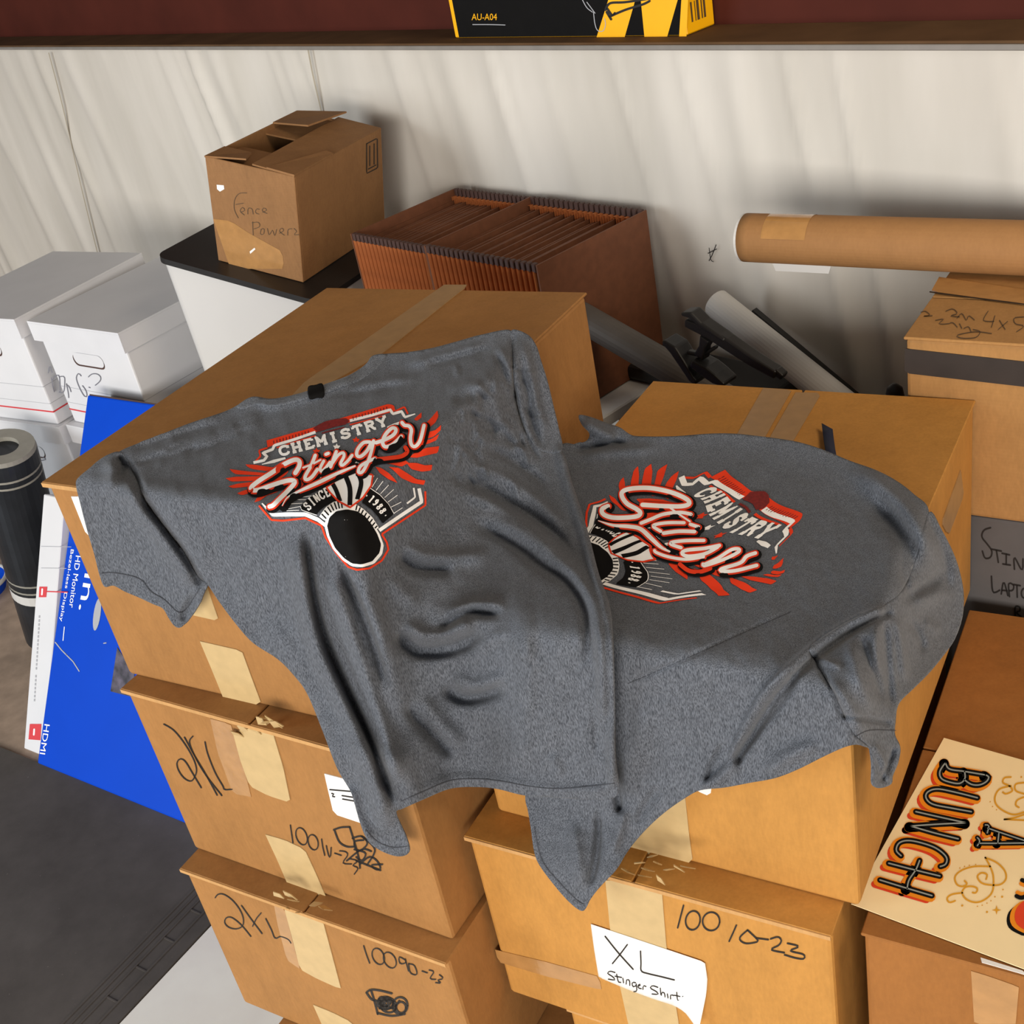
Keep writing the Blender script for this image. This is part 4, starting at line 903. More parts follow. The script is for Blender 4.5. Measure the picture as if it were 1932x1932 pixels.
# ================================================================== things leaning on the wall behind the right stack
def wall_things():
    up = np.array([0, 0, 1.0])
    # white paper roll
    p0 = on_wall(1352, 572, 1.58); p1 = on_wall(1660, 820, 1.50); d = (p1 - p0) / np.linalg.norm(p1 - p0); p2 = p0 + d * ((p0[2] - 0.03) / -d[2])
    rt = empty('paper_roll', p2, 'white paper roll leaning on the wall behind the right stack', 'roll')
    v, f = tube_mesh([p0, p0 + (p2 - p0) * 0.3, p2], 0.026, 28); make('roll', v, f, WHITE_P, rt, smooth=False)
    # thin dark panel behind it
    q0 = on_wall(1418, 588, 1.62); q1 = on_wall(1640, 775, 1.62)
    dd = (q1 - q0) / np.linalg.norm(q1 - q0); L = (q0[2] - 0.01) / -dd[2]; pn = np.cross(dd, WN); pn = pn if pn[2] < 0 else -pn
    e = q0 + dd * L
    rt = empty('dark_panel', e, 'thin black panel leaning on the wall behind the white paper roll', 'panel')
    c = [q0, e, e + pn * 0.0 + np.array([0, 0, 0]), q0]
    v, f = hexa([q0 + pn * 0.02, q0 + dd * L + pn * 0.03, q0 + dd * L + pn * 0.03 + WN * 0.012, q0 + pn * 0.02 + WN * 0.012, q0 - pn * 0.004, q0 + dd * L - pn * 0.012, q0 + dd * L - pn * 0.012 + WN * 0.012, q0 - pn * 0.004 + WN * 0.012])
    make('panel', v, f, BLACK_P, rt)
    # grey tube at the left, going down behind the stacks
    p0 = on_wall(1075, 585, 1.43); p1 = on_wall(1300, 715, 1.43); d = (p1 - p0) / np.linalg.norm(p1 - p0)
    p1 = p0 + d * ((p0[2] - 0.05) / -d[2])
    rt = empty('grey_tube', p1, 'dull grey tube slanting between the two stacks', 'tube')
    v, f = tube_mesh([p0 - d * 0.02, p0 + d * 0.3, p1], 0.027, 24); make('tube', v, f, GREY_TUBE, rt)
    # black equipment case low between the stacks
    b0 = on_wall(1075, 640, 1.46)
    rt = empty('equipment_case', np.array([b0[0], b0[1], 0]), 'black equipment case in the gap between the two stacks', 'case')
    fr = (WA * (b0 @ WA) + WN * 1.47, WA, WN, up); zt = b0[2] - 0.07
    v, f = slab(fr, 0.02, 0.40, 0.06, 0.165, 0.002, zt - 0.03, 0.012, 2); make('body', v, f, BLACK_P, rt)
    v, f = slab(fr, 0.02, 0.40, 0.055, 0.17, zt - 0.029, zt, 0.008, 2); make('lid', v, f, BLACK_P, rt)
    v, f = slab(fr, 0.16, 0.28, 0.045, 0.055, zt - 0.05, zt - 0.02, 0.003, 1); make('latch', v, f, STEEL_GREY, rt)
    # black monitor arm: long arm, ball joint, clamp plate
    D = 1.37
    P = lambda x, y, dd=0.0: on_wall(*z3([(x, y)])[0], D + dd)
    rt = empty('monitor_arm', P(640, 850), 'black folding monitor arm leaning on the wall beside the paper roll', 'arm')
    def bar(pts, w, t, name, mat=BLACK_P):
        """flat bar through wall-plane points, width w in that plane, thickness t"""
        g = Geo(); n = len(pts); V = []
        for i, p in enumerate(pts):
            tt = pts[min(i + 1, n - 1)] - pts[max(i - 1, 0)]; tt = tt - WN * (tt @ WN); tt /= np.linalg.norm(tt); s = np.cross(tt, WN); ww = w[i] if isinstance(w, (list, tuple)) else w
            V += [p + s * ww / 2 - WN * t / 2, p - s * ww / 2 - WN * t / 2, p - s * ww / 2 + WN * t / 2, p + s * ww / 2 + WN * t / 2]
        Fc = [(4 * i + k, 4 * i + (k + 1) % 4, 4 * i + 4 + (k + 1) % 4, 4 * i + 4 + k) for i in range(n - 1) for k in range(4)] + [(3, 2, 1, 0), tuple(4 * (n - 1) + k for k in range(4))]
        o = make(name, V, Fc, mat, rt)
        m = o.modifiers.new('edge', 'BEVEL'); m.width = 0.003; m.segments = 2
    bar([P(462, 592), P(560, 635), P(640, 685), P(760, 765), P(858, 822)], [0.014, 0.020, 0.021, 0.018, 0.014], 0.022, 'arm')
    bar([P(450, 552), P(490, 556), P(535, 600), P(640, 668)], [0.006, 0.012, 0.010, 0.006], 0.026, 'arm_cover')
    bar([P(848, 806), P(882, 836)], 0.012, 0.016, 'arm_tip')
    bar([P(548, 660), P(535, 700), P(520, 745)], [0.020, 0.012, 0.020], 0.020, 'joint')
    bar([P(375, 668), P(420, 705), P(462, 770), P(500, 830), P(520, 850)], [0.008, 0.018, 0.016, 0.014, 0.012], 0.034, 'clamp')
    bar([P(500, 762), P(560, 800), P(600, 830), P(645, 858)], [0.014, 0.020, 0.018, 0.008], 0.036, 'clamp_plate')
    bar([P(462, 728), P(530, 742), P(585, 705)], [0.007, 0.007, 0.006], 0.012, 'tension_rod')
    # small black knob peeking over the right stack beside the light carton
    b = on_wall(1688, 738, 1.40)
    rt = empty('black_post', np.array([b[0], b[1], b[2] - 0.02]), 'small black rounded post end peeking out beside the light brown carton', 'post')
    v, f = tube_mesh([b - up * 0.9, b - up * 0.01, b + up * 0.005, b + up * 0.012], 0.014, 16, radii=[0.012, 0.014, 0.011, 0.003]); make('post', v, f, BLACK_P, rt, smooth=True)
wall_things()

# ================================================================== yellow and black product box on the girt
def product_box():
    def w(u, v): return at_z(u, v, GZ + 0.0008)
    A = w(858, 72); B = w(1285, 72); x0 = A @ WA; x1 = B @ WA; y0 = 1.583; hgt = 0.22
    rt = empty('product_box', WA * (x0 + x1) / 2 + WN * (y0 + 0.035) + np.array([0, 0, GZ]), 'black and yellow product box marked AU-A04 on the steel beam', 'box')
    fr = (np.array([0, 0, GZ + 0.001]), WA, WN, np.array([0, 0, 1.0]))
    v, f = slab(fr, x0, x1, y0, y0 + 0.072, 0, hgt, 0.002, 1); make('body', v, f, YEL, rt)
    def mp(uv, off=0.0008):
        R = rays(uv); return CAM + R * ((y0 - off - CAM @ WN) / (R @ WN))[:, None]
    zp = hgt + GZ
    def rectv(pts, off): 
        return [WA * x + WN * (y0 - off) + np.array([0, 0, GZ + 0.001 + zz]) for x, zz in pts]
    L = x1 - x0
    # black print over the front, leaving a yellow edge at left and two yellow bars at right
    g = Geo(); g.add(rectv([(x0 + 0.012, 0.001), (x1 - 0.004, 0.001), (x1 - 0.004, hgt - 0.001), (x0 + 0.012, hgt - 0.001)], 0.0005), [(0, 1, 2, 3)]); g.obj('black_print', P_BLACK, rt, face_cam=True)
    for poly in ([(1125, 72), (1178, 72), (1210, -40), (1160, -40)], [(1216, 72), (1258, 72), (1290, -40), (1205, -40)], [(1281, 72), (1295, 72), (1300, -40), (1288, -40)]): Geo().add(mp(np.array(poly)), [(0, 1, 2, 3)]).obj('yellow_bar', YEL, rt, face_cam=True)
    g = Geo(); place_text('AU-A04', z2([(700, 92)])[0], z2([(815, 92)])[0], 12.5, lambda uv: mp(uv, 0.0012), g); g.obj('lettering', YEL, rt, face_cam=True)
    g = on_face(lambda uv: mp(uv, 0.0014), [z2(s) for s in ([(1205, 0), (1225, 35), (1250, 55)], [(1255, 55), (1262, 110), (1275, 140), (1300, 140), (1310, 110), (1305, 85)], [(1225, 10), (1262, 60)], [(705, 112), (780, 112), (852, 114)])], 1.5); g.obj('grey_print', GREY_LINE, rt, face_cam=True)
    g = on_face(lambda uv: mp(uv, 0.0016), [z2(s) for s in ([(1310, 45), (1330, 15), (1400, 10), (1500, -5)], [(1330, 75), (1400, 45), (1480, 20), (1510, 5)], [(1318, 40), (1340, 70), (1352, 60)], [(1315, 55), (1335, 88)])], 4.5); g.obj('arm_picture', INK, rt, face_cam=True)
    # barcode on the right end
    p = WA * (x1 + 0.0006); g = Geo()
    def q(y, zz): return p + WN * (y0 + y) + np.array([0, 0, GZ + zz])
    for yy, ww in ((0.014, 0.004), (0.024, 0.002), (0.029, 0.006), (0.040, 0.003), (0.046, 0.005)): g.add([q(yy, 0.018), q(yy + ww, 0.018), q(yy + ww, 0.048), q(yy, 0.048)], [(0, 1, 2, 3)])
    g.obj('barcode', INK_B, rt, face_cam=True)
product_box()

# ================================================================== the two shirts
GS = 5.0; GX0, GY0, GX1, GY1 = 110.0, 570.0, 1860.0, 1760.0
gu = np.arange(GX0, GX1, GS); gv = np.arange(GY0, GY1, GS); GU, GV = np.meshgrid(gu, gv); GUV = np.stack([GU.ravel(), GV.ravel()], 1); GR_ = rays(GUV)
def box_inv(c, grow=0.0):
    """inverse distance (along each grid ray) to a carton, 0 where missed"""
    o = CAM - c.org; ro = np.array([o @ c.a, o @ c.q, o @ c.z]); rd = np.stack([GR_ @ c.a, GR_ @ c.q, GR_ @ c.z], 1)
    lo = np.array([-grow, -grow, -0.2]); hi = np.array([c.w + grow, c.d + grow, c.h + grow])
    with np.errstate(divide='ignore', invalid='ignore'):
        t0 = (lo - ro) / rd; t1 = (hi - ro) / rd
    tn_, tf = np.minimum(t0, t1).max(1), np.maximum(t0, t1).min(1)
    return np.where((tn_ < tf) & (tn_ > 0), 1.0 / tn_, 0.0).reshape(GU.shape)
def drape(mask, base, it, gain=1.0):
    """taut membrane over the boxes in inverse depth (a plane stays a plane)"""
    W = np.where(base > 0, base, base[mask & (base > 0)].min() * 0.97)
    ys, xs = np.where(mask); sl = (slice(ys.min() - 1, ys.max() + 2), slice(xs.min() - 1, xs.max() + 2))
    w = W[sl].copy(); mk = mask[sl]; m = mk.astype(float); b = base[sl]
    def nb(a):
        s = np.zeros_like(a); s[1:] += a[:-1]; s[:-1] += a[1:]; s[:, 1:] += a[:, :-1]; s[:, :-1] += a[:, 1:]; return s
    c = np.maximum(nb(m), 1)
    for _ in range(it):
        w = np.where(mk, np.maximum(nb(w * m) / c, b), w)
    W[sl] = w
    return W
def seg_dist(P, line):
    """distance to a polyline and the position along it (0..1)"""
    line = np.asarray(line, float); best = np.full(len(P), 1e9); pos = np.zeros(len(P)); d = np.r_[0, np.cumsum(np.linalg.norm(np.diff(line, axis=0), axis=1))]; side = np.zeros(len(P))
    for i in range(len(line) - 1):
        a, b = line[i], line[i + 1]; ab = b - a; t = np.clip(((P - a) @ ab) / (ab @ ab), 0, 1); q = a + t[:, None] * ab; r = P - q; ds = np.linalg.norm(r, axis=1)
        up = ds < best; best = np.where(up, ds, best); pos = np.where(up, (d[i] + t * math.sqrt(ab @ ab)) / d[-1], pos); side = np.where(up, np.sign(ab[0] * r[:, 1] - ab[1] * r[:, 0]), side)
    return best, pos, side
def vnoise(P, scale, seed):
    rng = np.random.RandomState(seed); out = np.zeros(len(P))
    for k in range(10):
        th = rng.uniform(0, math.pi); f = rng.uniform(0.6, 1.6) / scale; ph = rng.uniform(0, 6.28)
        out += np.sin(2 * math.pi * f * (P[:, 0] * math.cos(th) + P[:, 1] * math.sin(th)) + ph + 1.3 * np.sin(P[:, 1] / scale * 1.7 + ph))
    return out / 10 ** 0.5
FOLD_GAIN = 2.0
def _blur(a, m, n):
    for _ in range(n):
        wm = a * m; s = wm.copy(); c = m.copy()
        for q, r_ in ((s, wm), (c, m)):
            q[1:] += r_[:-1]; q[:-1] += r_[1:]; q[:, 1:] += r_[:, :-1]; q[:, :-1] += r_[:, 1:]
        a = np.where(m > 0, s / np.maximum(c, 1e-6), a)
    return a
def puff(w, base, mask, n):
    """round the cloth over hard box edges: blur, then lift it smoothly clear of the boxes again"""
    m = mask.astype(float); b = _blur(w, m, n)
    for k in range(12):
        short = np.where(mask, np.maximum(base - b, 0), 0)
        if short.max() < 1e-5: break
        for _ in range(3):
            short[1:] = np.maximum(short[1:], short[:-1] * 0.97); short[:-1] = np.maximum(short[:-1], short[1:] * 0.97); short[:, 1:] = np.maximum(short[:, 1:], short[:, :-1] * 0.97); short[:, :-1] = np.maximum(short[:, :-1], short[:, 1:] * 0.97)
        b = b + _blur(short, m, max(2, n // 3)) * 1.05
    return np.where(mask, np.maximum(b, base), w)
class Cloth:
    """a draped shirt: depth field over the traced outline plus folds"""
    def __init__(s, outline, base, it, folds, noise, lift=0.005, seed=1, soft=3):
        s.outline = smooth_curve(outline, 5, True); s.folds = [(smooth_curve(l, 6) if len(l) > 2 else np.array(l, float), a, wd, e) for l, a, wd, e in folds]
        s.noise = noise; s.seed = seed
        dil = in_poly(GUV, s.outline).reshape(GU.shape)
        for _ in range(5):
            dil = dil | np.roll(dil, 1, 0) | np.roll(dil, -1, 0) | np.roll(dil, 1, 1) | np.roll(dil, -1, 1)
        b = np.where(base > 0, 1.0 / (1.0 / np.maximum(base, 1e-6) - lift), 0.0)
        s.w = puff(drape(dil, b, it), b, dil, soft); s.mask = dil
    def inv(s, uv):
        x = np.clip((uv[:, 0] - GX0) / GS, 0, len(gu) - 1.001); y = np.clip((uv[:, 1] - GY0) / GS, 0, len(gv) - 1.001)
        i = x.astype(int); j = y.astype(int); fx = x - i; fy = y - j; w = s.w
        return w[j, i] * (1 - fx) * (1 - fy) + w[j, i + 1] * fx * (1 - fy) + w[j + 1, i] * (1 - fx) * fy + w[j + 1, i + 1] * fx * fy
    def relief(s, uv):
        uv = np.asarray(uv, float); h = np.zeros(len(uv))
        for line, amp, wd, ends in s.folds:
            mw = 3.0 * (max(wd) if isinstance(wd, tuple) else wd); lo, hi = line.min(0) - mw, line.max(0) + mw; sel = np.where((uv[:, 0] > lo[0]) & (uv[:, 0] < hi[0]) & (uv[:, 1] > lo[1]) & (uv[:, 1] < hi[1]))[0]
            if len(sel) == 0: continue
            d, p, sd = seg_dist(uv[sel], line)
            env = np.clip(np.minimum(p, 1 - p) / ends, 0, 1) if ends > 0 else np.ones(len(sel)); env = env * env * (3 - 2 * env)
            if isinstance(wd, tuple): k = np.where(sd > 0, d / wd[0], d / wd[1])          # asymmetric fold
            else: k = d / wd
            h[sel] += FOLD_GAIN * amp * env * np.exp(-k * k)
        for (sc, am, sd_) in s.noise: h += am * vnoise(uv, sc, sd_)
        return h
    def depth(s, uv):
        return 1.0 / s.inv(uv) - np.maximum(s.relief(uv), -0.021)
    def xyz(s, uv, off=0.0):
        uv = np.asarray(uv, float); return CAM + rays(uv) * (s.depth(uv) - off)[:, None]
    def full_inv(s):
        d = s.depth(GUV).reshape(GU.shape); return np.where(s.mask, 1.0 / d, 0.0)

boxes_inv = np.maximum.reduce([box_inv(c, 0.0085) for c in (L1, L2, L3, R1, R2, PB)])

# --- outlines, traced on the photograph
A_OUT = [(143, 912), (152, 897), (168, 884), (185, 869), (205, 857), (225, 852), (288, 826), (356, 799), (419, 778), (445, 766), (466, 752), (482, 748), (510, 752), (540, 748), (578, 738), (615, 724), (660, 707), (690, 687), (703, 671), (732, 667), (770, 664), (817, 656), (869, 642), (909, 631), (965, 623), (994, 630), (1011, 650),
         (1021, 680), (1034, 722), (1045, 768), (1054, 806), (1060, 850), (1078, 905), (1098, 965), (1114, 1020), (1130, 1082), (1150, 1140), (1157, 1202), (1160, 1300), (1162, 1420), (1165, 1500), (1110, 1508), (1050, 1505), (990, 1501), (940, 1489), (900, 1485), (850, 1488), (800, 1508), (757, 1527), (748, 1530), (754, 1552), (766, 1582), (772, 1608), (752, 1616), (720, 1606), (694, 1586), (678, 1549), (663, 1497),
         (636, 1450), (610, 1383), (580, 1310), (554, 1274), (523, 1243), (476, 1212), (440, 1171), (409, 1129), (391, 1102), (386, 1116), (371, 1148), (355, 1168), (341, 1184), (329, 1181), (318, 1166), (307, 1148), (289, 1140), (261, 1127), (235, 1116), (214, 1105), (197, 1107), (187, 1083), (178, 1047), (163, 996), (152, 953)]
B_OUT = [(1092, 783), (1116, 787), (1145, 798), (1169, 806), (1190, 820), (1210, 823), (1270, 823), (1338, 818), (1386, 818), (1434, 823), (1473, 828), (1511, 835), (1555, 849), (1603, 869), (1651, 886), (1690, 906), (1724, 932), (1753, 966), (1777, 1000), (1801, 1048), (1814, 1091), (1819, 1130), (1815, 1169), (1801, 1207), (1781, 1236), (1753, 1270), (1724, 1299), (1696, 1328), (1690, 1362), (1689, 1386),
         (1699, 1410), (1695, 1439), (1685, 1463), (1682, 1479), (1661, 1487), (1647, 1480), (1647, 1444), (1640, 1410), (1617, 1405), (1593, 1410), (1555, 1427), (1507, 1451), (1463, 1468), (1415, 1477), (1367, 1486), (1322, 1491), (1294, 1505), (1254, 1533), (1217, 1567), (1185, 1605), (1161, 1642), (1130, 1676), (1114, 1697), (1102, 1718), (1088, 1714), (1067, 1695), (1043, 1667), (1018, 1633), (1008, 1608), (1002, 1567), (996, 1530), (991, 1500),
         (1002, 1430), (1012, 1300), (1006, 1150), (1002, 1000), (1014, 900), (1040, 850), (1066, 836), (1085, 838), (1106, 832), (1112, 818), (1098, 802)]
B_FOLDS = [
    ([(1672, 1140), (1600, 1172), (1531, 1217), (1480, 1262), (1434, 1313), (1395, 1385), (1367, 1444), (1320, 1488)], 0.008, (3, 22), 0.04),     # edge of the body lapping the sleeve
    ([(1690, 1152), (1620, 1185), (1550, 1232), (1500, 1275), (1458, 1325), (1412, 1400), (1385, 1448)], -0.011, 7, 0.05),
    ([(1506, 1265), (1482, 1313), (1420, 1390), (1330, 1480)], -0.005, 7, 0.1),
    ([(1183, 1290), (1300, 1240), (1400, 1195), (1492, 1154)], -0.0025, 4, 0.15),
    ([(1590, 880), (1660, 915), (1720, 975), (1755, 1040), (1768, 1090)], 0.014, 20, 0.25),                                                     # ridge round the shoulder
    ([(1640, 935), (1690, 985), (1715, 1040), (1712, 1120)], -0.012, 20, 0.25),
    ([(1740, 960), (1775, 1030), (1788, 1095), (1770, 1140)], -0.008, 9, 0.3),
    ([(1715, 1020), (1708, 1080), (1716, 1135)], -0.008, 6, 0.3),
    ([(1700, 1140), (1725, 1120), (1765, 1095), (1785, 1070)], -0.012, 10, 0.25),
    ([(1720, 1140), (1762, 1125), (1800, 1110)], 0.010, 14, 0.3),
    ([(1668, 1160), (1672, 1220), (1678, 1300), (1684, 1345)], -0.012, 7, 0.25), ([(1690, 1158), (1702, 1220), (1708, 1290)], 0.011, 9, 0.25), ([(1655, 1165), (1652, 1220), (1655, 1280)], 0.008, 9, 0.3),
    ([(1708, 1160), (1735, 1200), (1742, 1240)], -0.010, 8, 0.3), ([(1740, 1170), (1775, 1195)], 0.007, 10, 0.3), ([(1620, 1195), (1640, 1240), (1668, 1330)], -0.009, 8, 0.2), ([(1600, 1200), (1618, 1270), (1650, 1350)], 0.007, 12, 0.25),
    ([(1526, 1226), (1548, 1262), (1569, 1299), (1588, 1345), (1598, 1352), (1640, 1358), (1685, 1366)], -0.005, 5, 0.05), ([(1560, 1275), (1600, 1330), (1640, 1395)], 0.006, 12, 0.3), ([(1540, 1240), (1590, 1260)], 0.004, 6, 0.3),
    ([(1645, 1400), (1668, 1440), (1672, 1480)], 0.006, 6, 0.2), ([(1690, 1408), (1678, 1440), (1664, 1478)], -0.010, 5, 0.15),
    ([(1095, 795), (1130, 812), (1165, 830)], 0.012, 14, 0.25), ([(1075, 848), (1110, 845), (1150, 836), (1190, 836)], -0.009, 6, 0.2), ([(1090, 862), (1150, 852), (1250, 845)], 0.005, 10, 0.3),
    ([(1180, 1480), (1200, 1400), (1240, 1300)], 0.003, 22, 0.3), ([(1162, 1430), (1166, 1500), (1172, 1540)], -0.010, 8, 0.15), ([(1130, 1520), (1128, 1600), (1112, 1680)], -0.008, 7, 0.2), ([(1180, 1510), (1170, 1560), (1150, 1620)], 0.006, 10, 0.3), ([(1080, 1540), (1090, 1620), (1100, 1690)], 0.006, 14, 0.3),
    ([(1250, 1480), (1220, 1520), (1200, 1560)], -0.005, 9, 0.3), ([(1440, 1470), (1480, 1430), (1560, 1400)], 0.006, 16, 0.3), ([(1330, 1480), (1345, 1440), (1365, 1400)], -0.005, 5, 0.2)]
clothB = Cloth(B_OUT, boxes_inv, 260, B_FOLDS, [(90, 0.0010, 5), (34, 0.00045, 6)], lift=0.019, seed=2, soft=220)
A_FOLDS = [
    ([(576, 990), (586, 1078), (600, 1155), (622, 1225), (655, 1300), (693, 1383), (722, 1455), (746, 1526)], -0.020, (9, 7), 0.12),       # deep crease
    ([(560, 1000), (568, 1080), (582, 1160), (602, 1232), (640, 1315), (678, 1398), (712, 1500), (738, 1590)], 0.018, 22, 0.12),          # rounded strip left of it
    ([(612, 1070), (640, 1130), (668, 1210), (705, 1320), (732, 1400), (752, 1490)], 0.014, 16, 0.15),
    ([(640, 1040), (658, 1100), (690, 1170), (716, 1250), (728, 1310)], -0.010, 8, 0.2),
    ([(676, 1090), (712, 1180), (738, 1270)], 0.006, 16, 0.3),
    ([(500, 1150), (540, 1220), (585, 1300), (628, 1400), (665, 1490)], 0.008, 26, 0.2), ([(655, 1480), (680, 1550), (705, 1595)], 0.008, 14, 0.2),
    ([(745, 1190), (770, 1216), (797, 1229), (849, 1224), (890, 1208), (920, 1190)], -0.014, 13, 0.15), ([(760, 1170), (800, 1198), (850, 1192), (900, 1172)], 0.010, 13, 0.2), ([(818, 1197), (850, 1172), (890, 1154), (952, 1160)], -0.009, 9, 0.2), ([(840, 1160), (890, 1140), (960, 1142)], 0.008, 12, 0.25), ([(880, 1215), (930, 1204), (975, 1195)], 0.006, 14, 0.3),
    ([(745, 1041), (770, 1062), (797, 1074), (859, 1074)], -0.009, 11, 0.2), ([(755, 1020), (800, 1046), (870, 1050), (930, 1040)], 0.008, 13, 0.25), ([(735, 1080), (760, 1120), (800, 1140)], 0.005, 16, 0.3),
    ([(835, 1290), (860, 1311), (885, 1317), (925, 1308), (960, 1292)], -0.012, 12, 0.2), ([(850, 1276), (900, 1292), (960, 1275)], 0.007, 13, 0.25), ([(760, 1322), (790, 1360), (815, 1385), (860, 1432)], -0.009, 12, 0.2), ([(790, 1310), (830, 1362), (880, 1410)], 0.006, 15, 0.25),
    ([(880, 980), (960, 1020), (1020, 1066), (1066, 1092), (1100, 1138), (1110, 1200), (1108, 1270)], -0.008, 10, 0.15), ([(900, 960), (980, 1000), (1050, 1050), (1095, 1095), (1128, 1160), (1134, 1260), (1136, 1380)], 0.010, 15, 0.15), ([(1140, 1150), (1148, 1260), (1150, 1400)], -0.007, 7, 0.2), ([(1120, 1180), (1122, 1300), (1126, 1440)], -0.004, 8, 0.2),
    ([(860, 930), (930, 950), (1010, 1000), (1060, 1050)], 0.006, 12, 0.2), ([(840, 900), (900, 915), (980, 960), (1050, 1010), (1090, 1060)], -0.008, 10, 0.2), ([(870, 870), (940, 895), (1010, 940), (1070, 1000)], 0.006, 12, 0.2), ([(900, 840), (970, 870), (1040, 925)], -0.006, 9, 0.25),
    ([(968, 625), (966, 660), (968, 700), (975, 760), (992, 820), (1020, 870)], -0.005, 4, 0.08), ([(985, 640), (1000, 700), (1010, 760), (1034, 820)], 0.007, 9, 0.2), ([(978, 690), (998, 735), (1004, 790), (1022, 845)], -0.007, 6, 0.15), ([(930, 660), (948, 690), (962, 735), (975, 800)], -0.006, 7, 0.2), ([(940, 650), (958, 690), (968, 740)], 0.005, 8, 0.25),
    ([(800, 690), (870, 672), (930, 655)], -0.005, 7, 0.2), ([(760, 690), (850, 668), (920, 648)], 0.005, 9, 0.2), ([(850, 760), (900, 745), (935, 760)], -0.004, 9, 0.25), ([(900, 700), (930, 725), (940, 770), (970, 850)], 0.005, 12, 0.25), ([(880, 790), (930, 800), (980, 850)], -0.005, 9, 0.25), ([(840, 740), (880, 725), (915, 735)], 0.004, 8, 0.3), ([(650, 740), (720, 720), (800, 712)], 0.0035, 8, 0.3), ([(620, 752), (700, 735), (780, 726)], -0.003, 7, 0.3),
    ([(390, 1103), (373, 1087), (348, 1043), (312, 996), (275, 946), (262, 915), (250, 888), (230, 868)], -0.009, (6, 12), 0.05),           # sleeve seam
    ([(372, 1108), (340, 1060), (296, 1000), (258, 952), (240, 905)], 0.010, 14, 0.15), ([(300, 930), (360, 1010), (410, 1090)], 0.006, 26, 0.3), ([(222, 858), (232, 880), (226, 905)], -0.009, 7, 0.2), ([(205, 862), (212, 890), (205, 930)], 0.007, 12, 0.3),
    ([(345, 1175), (352, 1150), (372, 1120)], -0.005, 7, 0.2), ([(240, 850), (330, 822), (430, 795)], -0.003, 6, 0.2), ([(250, 866), (340, 838), (440, 812)], 0.003, 9, 0.25), ([(470, 760), (520, 764), (600, 742), (680, 706)], 0.004, 8, 0.15),
    ([(780, 1500), (850, 1470), (940, 1474), (1050, 1490), (1160, 1492)], 0.003, 10, 0.1), ([(1040, 1420), (1060, 1470)], 0.003, 10, 0.3)]
_rw = random.Random(21)
for _ in range(40):      # small crumples round the right shoulder
    x = _rw.uniform(840, 985); y = _rw.uniform(680, 900); th = _rw.uniform(0.5, 1.5); L_ = _rw.uniform(25, 60); c_ = _rw.uniform(-0.5, 0.5)
    A_FOLDS.append(([(x, y), (x + L_ * 0.5 * math.cos(th), y + L_ * 0.5 * math.sin(th)), (x + L_ * math.cos(th + c_), y + L_ * math.sin(th + c_))], _rw.choice((-1, 1)) * _rw.uniform(0.0025, 0.0055), _rw.uniform(3.5, 6), 0.35))
for _ in range(14):      # and along the left shoulder seam
    x = _rw.uniform(240, 430); y = 872 - (x - 240) * 0.38 + _rw.uniform(-6, 34); L_ = _rw.uniform(40, 90)
    A_FOLDS.append(([(x, y), (x + L_ * 0.5, y - L_ * 0.17), (x + L_, y - L_ * 0.38)], _rw.choice((-1, 1)) * _rw.uniform(0.0015, 0.0032), _rw.uniform(3.5, 6), 0.35))
A_FOLDS.append(([(1052, 830), (1070, 905), (1090, 965), (1106, 1020), (1122, 1082), (1142, 1140), (1149, 1202), (1152, 1300), (1154, 1420), (1156, 1495)], 0.009, 9, 0.05))
clothA = Cloth(A_OUT, np.maximum(boxes_inv, np.where(clothB.mask, clothB.full_inv(), 0)), 300, A_FOLDS, [(90, 0.0012, 11), (36, 0.0006, 12)], lift=0.022, seed=3, soft=8)

def cloth_object(cl, name, outline, parent, mat, step=4.6, off=0.0, thick=0.0022):
    V, Fc = fill2d(smooth_curve(outline, 5, True), step); X = cl.xyz(V, off)
    o = make(name, X, Fc, mat, parent, smooth=True, face_cam=True)
    m = o.modifiers.new('cloth_thickness', 'SOLIDIFY'); m.thickness = thick; m.offset = -1.0
    return o
def cloth_lines(cl, name, lines, width, parent, mat, off=0.0009):
    g = Geo()
    for l in lines:
        v, f = ribbon2d(smooth_curve(l, 6), width, 4.0); g.add(cl.xyz(v, off), f)
    return g.obj(name, mat, parent, face_cam=True, smooth=True)
def part_of(outline, a, b):
    return outline[a:b]
shA = empty('t_shirt', clothA.xyz(np.array([(700.0, 1100.0)]))[0], 'dark heather grey t-shirt spread over the left stack, whole emblem showing', 'shirt', 'printed grey shirts')
shB = empty('t_shirt', clothB.xyz(np.array([(1400.0, 1100.0)]))[0], 'dark heather grey t-shirt over the right stack, emblem tilted and partly covered', 'shirt', 'printed grey shirts')
# shirt A: body, left sleeve, right sleeve
iS = A_OUT.index((391, 1102)); i0 = A_OUT.index((225, 852)); i1 = A_OUT.index((965, 623)); i2 = A_OUT.index((1060, 850))
seamL = [(391, 1102), (373, 1087), (348, 1043), (312, 996), (275, 946), (262, 915), (250, 888), (238, 866), (225, 852)]
seamR = [(965, 623), (966, 660), (968, 700), (975, 760), (992, 815), (1020, 850), (1060, 850)]
cloth_object(clothA, 'body', A_OUT[i0:i1 + 1] + seamR[1:-1] + A_OUT[i2:iS + 1] + seamL[1:-1], shA, SHIRT)
cloth_object(clothA, 'sleeve', A_OUT[:i0 + 1] + seamL[::-1][1:-1] + A_OUT[iS:], shA, SHIRT, off=0.0012)
cloth_object(clothA, 'sleeve', A_OUT[i1:i2 + 1] + seamR[::-1][1:-1], shA, SHIRT, off=0.0008)
